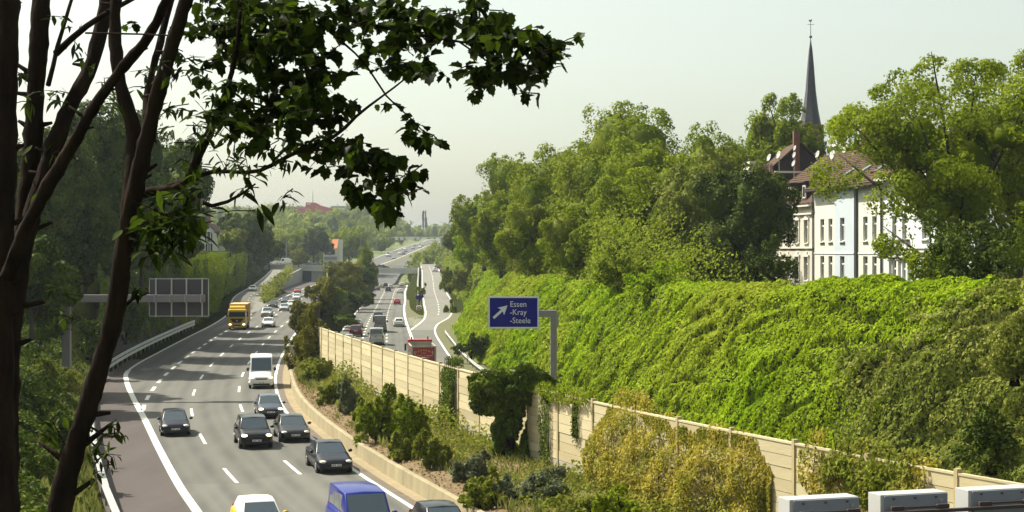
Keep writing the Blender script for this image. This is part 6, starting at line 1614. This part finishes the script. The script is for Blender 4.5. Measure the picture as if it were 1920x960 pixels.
def rbox(x0, x1, y0, y1, m, name, d0=0, d1=18): return MB().box(((xr(x0) + xr(x1)) / 2, (d0 + d1) / 2, (zr(y0) + zr(y1)) / 2), (xr(x1) - xr(x0), d1 - d0, zr(y0) - zr(y1))).build(name, m, rb)
rbox(499, 622, 391, 412, 'red_panel', 'base_block'); rbox(506, 545, 386.5, 391, 'far_grey', 'upper_storey', 3); rbox(556, 572, 387, 391, 'far_grey', 'upper_storey', 3)
MB().prism([(xr(572), zr(396)), (xr(622), zr(396)), (xr(622), zr(391)), (xr(600), zr(385)), (xr(592), zr(380)), (xr(574), zr(379.5)), (xr(573), zr(387))], -1, 16).build('stepped_hall', 'red_panel', rb)
rbox(595, 604, 393.5, 398, 'far_grey', 'window', -1.4, -.9); rbox(550, 558, 392.5, 395, 'moulding', 'window', -.5, .2); rbox(576, 583, 381.5, 383.5, 'moulding', 'window', -1.4, -.9)
MB().tube([(xr(585), 5, zr(380)), (xr(585), 5, zr(357))], [.35, .12], 6).build('mast', 'far_grey', rb)
fb = thing('grey_block', 'hazy grey flat-roofed block right of the red building', 'building', (at(636, 0, 1400).x, 1400, 36))
MB().box((0, 0, 7.5), (13, 10, 15)).build('wall', 'far_grey', fb); MB().box((0, -5.05, 12.5), (11.5, .2, 1.4)).build('window_band', 'stucco_white', fb); MB().box((8.5, 0, 6.5), (6, 9, 13)).build('annex', 'stucco_blue', fb)
YW = 690.0; wh = thing('white_house', 'white house with orange tiled roof beyond the bridge', 'house', (at(624, 0, YW).x, YW, 6.5))
xw = lambda x: at(x, 0, YW).x - wh.location.x
zw = lambda y: at(0, y, YW).z - 6.5
MB().box(((xw(606) + xw(638)) / 2, 5, zw(466) / 2), (xw(638) - xw(606), 10, zw(466))).build('wall', 'stucco_white', wh)
MB().prism([(xw(632), zw(466)), (xw(638.5), zw(466)), (xw(638.5), zw(449)), (xw(634), zw(449))], -.3, 10).build('gable_wall', 'stucco_white', wh)
MB().add([(xw(612), -.6, zw(466)), (xw(633), -.6, zw(466)), (xw(634), 5, zw(448)), (xw(622), 5, zw(448)), (xw(612), 10.6, zw(466)), (xw(633), 10.6, zw(466))], [(0, 1, 2, 3), (3, 2, 5, 4), (0, 3, 4), (1, 5, 2), (0, 4, 5, 1)]).build('roof', 'orange_tile', wh)
MB().box((xw(624), -.75, zw(460)), (1.3, .5, 1.3)).build('dormer', 'win_frame', wh); wo = MB().box((xw(624), -.05, zw(473)), (1.8, .16, 2.0)).build('window', 'wglass', wh)
MB().box((xw(620), -.4, zw(484)), (xw(632) - xw(608), .9, 1.3)).build('awning', 'far_grey', wh)
ff = thing('far_flat_building', 'pale low flat-roofed building far behind the slope end', 'building', (at(842, 0, 900).x, 900, 15))
MB().box((0, 0, 1.5), (9, 6, 5.2)).build('wall', 'far_grey', ff); MB().box((0, 0, 4.4), (9.6, 6.6, .8)).build('roof', 'moulding', ff)
# ---------------------------------------------------------------- foreground maple: stems, branches, leaves
FT = thing('foreground_maple', 'dark backlit maple with several slanting trunks and overhanging leafy branches', 'tree', (-4.6, 14.5, 6.0))
fo = np.array([-4.6, 14.5, 6.0])
def fp(x, y, Y): v = at(x, y, Y); return Vector((v.x - fo[0], v.y - fo[1], v.z - fo[2]))
def stem(name, pts, Y, w, n=16):
    g = random.Random(int(pts[0][0] * 7 + pts[0][1]))
    P = np.array(pts, float); d = np.concatenate([[0], np.cumsum(np.hypot(*np.diff(P, axis=0).T))])
    m_ = max(6, int(d[-1] / (14 if max(w) > 15 else 28))); t = np.linspace(0, d[-1], m_)
    hx, hy = hermite(list(zip(d, P[:, 0]))), hermite(list(zip(d, P[:, 1])))
    Yv = np.interp(t, [0, d[-1]], Y if hasattr(Y, '__len__') else (Y, Y)); ww = np.interp(t, np.linspace(0, d[-1], len(w)), w)
    mb = MB()
    mb.tube([fp(float(hx(t[i])) + g.uniform(-1, 1), float(hy(t[i])), Yv[i]) for i in range(m_)], [ww[i] / 2 * Yv[i] / F * (1 + g.uniform(-.06, .06)) for i in range(m_)], n)
    if ww.max() > 15:                                   # bark ridges, swellings and a few snapped stubs
        q = np.array(mb.v); nz_ = fbm(q * [26, 26, 5] + ww[0], 3) - .5; nz2 = fbm(q * 3.1 + 9, 2) - .5
        cpt = np.repeat(np.array([fp(float(hx(t[i])), float(hy(t[i])), Yv[i])[:] for i in range(m_)]), n, axis=0)
        q = q + (q - cpt) * (nz_ * .42 + nz2 * .35)[:, None]; mb.v = [tuple(v) for v in q]
        for _ in range(max(1, m_ // 9)):
            i = g.randrange(2, m_ - 1); c0 = fp(float(hx(t[i])), float(hy(t[i])), Yv[i]); rr0 = ww[i] / 2 * Yv[i] / F; s_ = g.choice((-1, 1)); L_ = rr0 * g.uniform(.7, 2.2)
            mb.tube([c0, c0 + Vector((s_ * rr0 * 1.0, 0, .02)), c0 + Vector((s_ * (rr0 + L_), 0, L_ * g.uniform(.2, 1)))], [rr0 * .45, rr0 * .3, rr0 * .16], 6)
    return mb.build(name, 'bark', FT, smooth=True)
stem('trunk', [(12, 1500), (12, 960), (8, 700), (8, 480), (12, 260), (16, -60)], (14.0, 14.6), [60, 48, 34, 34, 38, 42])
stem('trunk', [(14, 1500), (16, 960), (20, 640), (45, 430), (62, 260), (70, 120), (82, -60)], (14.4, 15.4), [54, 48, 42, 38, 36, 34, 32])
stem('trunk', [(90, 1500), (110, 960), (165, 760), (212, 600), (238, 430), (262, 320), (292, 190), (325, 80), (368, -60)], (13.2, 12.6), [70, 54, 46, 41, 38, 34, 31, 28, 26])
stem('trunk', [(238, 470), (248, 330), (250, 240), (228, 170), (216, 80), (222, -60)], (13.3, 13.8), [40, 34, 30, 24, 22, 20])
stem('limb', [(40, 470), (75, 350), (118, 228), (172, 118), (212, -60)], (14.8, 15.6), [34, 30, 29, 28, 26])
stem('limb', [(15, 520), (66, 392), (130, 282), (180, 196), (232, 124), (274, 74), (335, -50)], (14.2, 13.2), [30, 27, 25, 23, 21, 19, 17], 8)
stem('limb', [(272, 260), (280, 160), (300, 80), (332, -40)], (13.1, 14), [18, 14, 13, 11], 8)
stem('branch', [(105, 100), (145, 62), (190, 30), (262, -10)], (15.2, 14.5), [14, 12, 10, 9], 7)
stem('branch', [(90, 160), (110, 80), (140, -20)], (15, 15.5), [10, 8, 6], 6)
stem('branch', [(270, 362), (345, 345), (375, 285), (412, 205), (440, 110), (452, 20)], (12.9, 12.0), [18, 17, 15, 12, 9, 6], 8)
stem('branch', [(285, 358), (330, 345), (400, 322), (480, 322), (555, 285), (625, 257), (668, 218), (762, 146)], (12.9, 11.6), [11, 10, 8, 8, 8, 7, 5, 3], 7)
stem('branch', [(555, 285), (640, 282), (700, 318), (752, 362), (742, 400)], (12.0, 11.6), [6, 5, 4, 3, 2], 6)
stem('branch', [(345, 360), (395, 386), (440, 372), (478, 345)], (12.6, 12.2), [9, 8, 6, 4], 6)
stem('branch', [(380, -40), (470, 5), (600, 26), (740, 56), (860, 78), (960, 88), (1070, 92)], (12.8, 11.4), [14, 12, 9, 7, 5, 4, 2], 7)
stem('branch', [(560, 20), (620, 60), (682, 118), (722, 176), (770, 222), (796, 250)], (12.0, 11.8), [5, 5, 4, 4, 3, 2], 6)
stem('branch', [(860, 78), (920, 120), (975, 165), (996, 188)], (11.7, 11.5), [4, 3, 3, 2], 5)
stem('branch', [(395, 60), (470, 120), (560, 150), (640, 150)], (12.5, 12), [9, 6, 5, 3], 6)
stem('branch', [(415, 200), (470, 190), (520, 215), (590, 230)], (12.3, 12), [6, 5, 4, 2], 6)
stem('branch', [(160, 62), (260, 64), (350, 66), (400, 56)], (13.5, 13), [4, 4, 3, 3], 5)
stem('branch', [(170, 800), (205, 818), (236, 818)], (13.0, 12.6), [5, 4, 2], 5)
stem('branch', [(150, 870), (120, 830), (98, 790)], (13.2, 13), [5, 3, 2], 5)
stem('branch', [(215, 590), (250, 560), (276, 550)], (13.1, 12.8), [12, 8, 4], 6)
# one lobed leaf, slightly folded and cupped (length 1, stalk end at origin)
ol = [(0, 0), (.14, .02), (.36, .05), (.37, .20), (.50, .40), (.37, .45), (.33, .56), (.31, .76), (.15, .80), (0, 1.0)]
poly = ol + [(-x, y) for x, y in reversed(ol[1:-1])]
lv = [(0, .42, .0)] + [(x, y, .16 * abs(x) - .12 * (y - .4) ** 2) for x, y in poly]
lf = [(0, 1 + i, 1 + (i + 1) % len(poly)) for i in range(len(poly))]
# narrower leaflet of the ash-like sprays
o2 = [(0, 0), (.10, .14), (.17, .36), (.16, .55), (.09, .78), (0, 1.0)]
poly2 = o2 + [(-x, y) for x, y in reversed(o2[1:-1])]
lv2 = [(0, .45, 0)] + [(x, y, .2 * abs(x) - .15 * (y - .4) ** 2) for x, y in poly2]
lf2 = [(0, 1 + i, 1 + (i + 1) % len(poly2)) for i in range(len(poly2))]
LEAF = []
for (nm, a, b) in (('leaf', lv, lf), ('leaf', lv2, lf2)):
    for r in (.15, .5, .85):
        me = bpy.data.meshes.new(nm); me.from_pydata(a, [], b); me.update()
        q = me.attributes.new('rnd', 'FLOAT', 'POINT'); q.data.foreach_set('value', [r] * len(a)); me.materials.append(MATS['leaf_fore']); LEAF.append((me, a, b))
g = random.Random(3)
INST = []
def cluster(cx, cy, rx, ry, n, Y, size=26, kind=0, per=7):
    """sprays of leaves hanging from short twigs inside an area of the crown"""
    for _ in range(max(1, int(n / per))):
        while True:
            u, v = g.uniform(-1, 1), g.uniform(-1, 1)
            if u * u + v * v < 1: break
        Yt = Y + g.gauss(0, .32); tx, ty = cx + u * rx, cy + v * ry; ang = g.uniform(0, 2 * math.pi); ln = size * g.uniform(.7, 1.5)
        a_, b_ = fp(tx - math.cos(ang) * ln * .8, ty - math.sin(ang) * ln * .35 - ln * .25, Yt), fp(tx + math.cos(ang) * ln * .8, ty + math.sin(ang) * ln * .35, Yt + g.uniform(-.1, .1))
        TW.tube([a_, (a_ + b_) / 2 + Vector((0, 0, .012)), b_], [.005, .004, .002], 4, cap=False)
        for q in range(per + g.randint(-2, 2)):
            w = g.random(); p = a_.lerp(b_, w) + Vector((g.gauss(0, .25), g.gauss(0, .25), g.gauss(0, .18))) * (size * Yt / F)
            s = size * g.choice([.55, .8, 1, 1, 1.2]) * g.uniform(.85, 1.1) * Yt / F
            yaw = g.uniform(0, 2 * math.pi); pitch = -math.pi / 2 * g.uniform(.2, 1.05) if g.random() < .8 else g.uniform(-.3, .4)
            M = Matrix.Translation(p) @ Euler((0, 0, yaw)).to_matrix().to_4x4() @ Euler((pitch, g.uniform(-.6, .6), 0)).to_matrix().to_4x4() @ Matrix.Diagonal((s * g.uniform(.75, 1.1), s, s * g.uniform(.3, 2.6), 1))
            INST.append((s / Yt, kind * 3 + g.randrange(3), M))
TW = MB()
for c in [
    # top canopy, from the trunk to the right tip
    (415, 25, 60, 55, 130, 12.6), (480, 60, 75, 70, 210, 12.3), (450, 130, 70, 60, 130, 12.4), (545, 50, 70, 55, 150, 12.2), (540, 120, 80, 55, 170, 12.2), (600, 90, 55, 55, 90, 12.1), (520, 190, 80, 50, 130, 12.2), (610, 165, 50, 45, 75, 12.0), (590, 225, 55, 30, 60, 12.0), (630, 205, 35, 25, 28, 12.0),
    (640, 20, 60, 30, 80, 12.1), (710, 25, 60, 30, 85, 12.0), (700, 90, 40, 28, 40, 11.9), (760, 95, 50, 42, 85, 11.8), (790, 40, 60, 42, 110, 11.8), (850, 50, 65, 38, 100, 11.7), (900, 30, 50, 32, 60, 11.7), (790, 130, 25, 25, 30, 11.8), (735, 120, 25, 20, 22, 11.8),
    (930, 75, 60, 28, 90, 11.6), (990, 85, 55, 26, 85, 11.5), (1045, 92, 38, 18, 45, 11.4), (920, 120, 55, 30, 75, 11.6), (960, 140, 55, 26, 65, 11.5), (1020, 120, 35, 25, 40, 11.5), (900, 160, 30, 22, 28, 11.6), (985, 172, 16, 18, 14, 11.5), (885, 140, 22, 20, 18, 11.6),
    # lower right fan
    (620, 275, 45, 22, 45, 11.9), (660, 295, 50, 26, 70, 11.8), (705, 310, 50, 28, 75, 11.7), (745, 325, 32, 24, 45, 11.6), (700, 355, 50, 26, 70, 11.7), (730, 380, 38, 24, 50, 11.6), (760, 355, 20, 20, 22, 11.6), (670, 365, 20, 16, 14, 11.7), (715, 402, 22, 10, 16, 11.6), (600, 300, 26, 20, 20, 12.0),
    # twig with small bunches
    (755, 205, 20, 12, 13, 11.8), (780, 232, 22, 14, 18, 11.8), (792, 258, 20, 18, 22, 11.8), (690, 112, 14, 10, 7, 11.9),
    # middle, between trunk and sky
    (440, 215, 55, 50, 85, 12.3), (500, 250, 55, 35, 60, 12.2), (560, 265, 40, 25, 30, 12.1),
    ]: cluster(*c[:4], int(c[4] * 1.05), c[5], 26)
for c in [
    (390, 190, 45, 60, 65, 12.3, 24, 1), (430, 280, 60, 45, 80, 12.3, 26, 1), (500, 300, 60, 30, 46, 12.2, 26, 1), (380, 330, 45, 35, 36, 12.4, 28, 1), (350, 130, 35, 45, 34, 12.6, 24, 1), (470, 345, 30, 28, 16, 12.2, 32, 1),
    (515, 370, 40, 18, 8, 12.1, 30, 1), (440, 385, 22, 22, 9, 12.3, 46, 1),
    (320, 400, 55, 45, 120, 12.6, 44, 1), (300, 440, 45, 35, 70, 12.7, 44, 1), (350, 430, 30, 40, 40, 12.5, 40, 1), (285, 480, 30, 25, 20, 12.8, 36, 1),
    (150, 100, 40, 35, 12, 14.8, 26, 1), (300, 130, 40, 50, 30, 13.4, 26, 1), (320, 230, 30, 40, 22, 13.2, 26, 1), (130, 260, 50, 40, 24, 14.9, 28, 1), (345, 60, 30, 30, 20, 12.8, 24, 0), (360, 240, 30, 40, 30, 12.5, 26, 1), (90, 60, 30, 40, 12, 15.3, 24, 1), (185, 160, 50, 50, 26, 14.6, 26, 1), (110, 190, 40, 45, 24, 14.8, 26, 1), (210, 205, 25, 20, 12, 13.6, 28, 1), (50, 150, 40, 60, 22, 15.2, 26, 1), (30, 40, 40, 40, 12, 15.2, 26, 0),
    (250, 160, 30, 40, 14, 13.4, 26, 1), (40, 320, 40, 60, 22, 15.0, 26, 1), (205, 820, 26, 26, 22, 12.8, 28, 1), (228, 818, 14, 12, 7, 12.7, 24, 1), (190, 862, 22, 24, 14, 12.8, 28, 1), (105, 800, 24, 30, 16, 13.1, 30, 1), (80, 830, 20, 14, 6, 13.2, 26, 1), (190, 900, 10, 14, 5, 12.8, 26, 1), (130, 590, 20, 40, 16, 13.3, 26, 1), (85, 560, 36, 20, 10, 13.3, 26, 1), (250, 545, 24, 12, 6, 12.9, 26, 1), (255, 52, 16, 10, 6, 13.2, 18, 0),
    ]: cluster(*c)
TW.build('twigs', 'bark', FT)['kind'] = 'stuff'
INST.sort(key=lambda q: -q[0])
# spread the single leaves over the crown: the 300 that show largest
for s, k, M in INST[:300]:
    o = link('leaf', LEAF[k][0], parent=FT); o.matrix_local = M
parts = []
rv = (.15, .5, .85)
V = []; T = []; rr_ = []; kk = 0
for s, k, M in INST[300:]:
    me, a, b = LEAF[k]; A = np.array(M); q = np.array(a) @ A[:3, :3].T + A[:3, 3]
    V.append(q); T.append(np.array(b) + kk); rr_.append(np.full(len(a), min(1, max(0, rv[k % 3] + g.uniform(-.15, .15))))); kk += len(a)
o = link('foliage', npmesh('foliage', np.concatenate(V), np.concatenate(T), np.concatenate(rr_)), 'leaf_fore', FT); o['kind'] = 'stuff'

# ---------------------------------------------------------------- air
hm = bpy.data.materials.new('haze'); hm.use_nodes = True
hn = hm.node_tree.nodes; hn.remove(hn['Principled BSDF'])
pv = hn.new('ShaderNodeVolumePrincipled'); pv.inputs['Color'].default_value = (.76, .87, 1.0, 1); pv.inputs['Density'].default_value = .00011; pv.inputs['Anisotropy'].default_value = .2
hm.node_tree.links.new(pv.outputs[0], hn['Material Output'].inputs['Volume'])
o = MB().box((0, 3250, 39), (14000, 13000, 92)).build('haze', hm); tag(o, 'pale bluish haze filling the valley air', 'haze', kind='stuff')
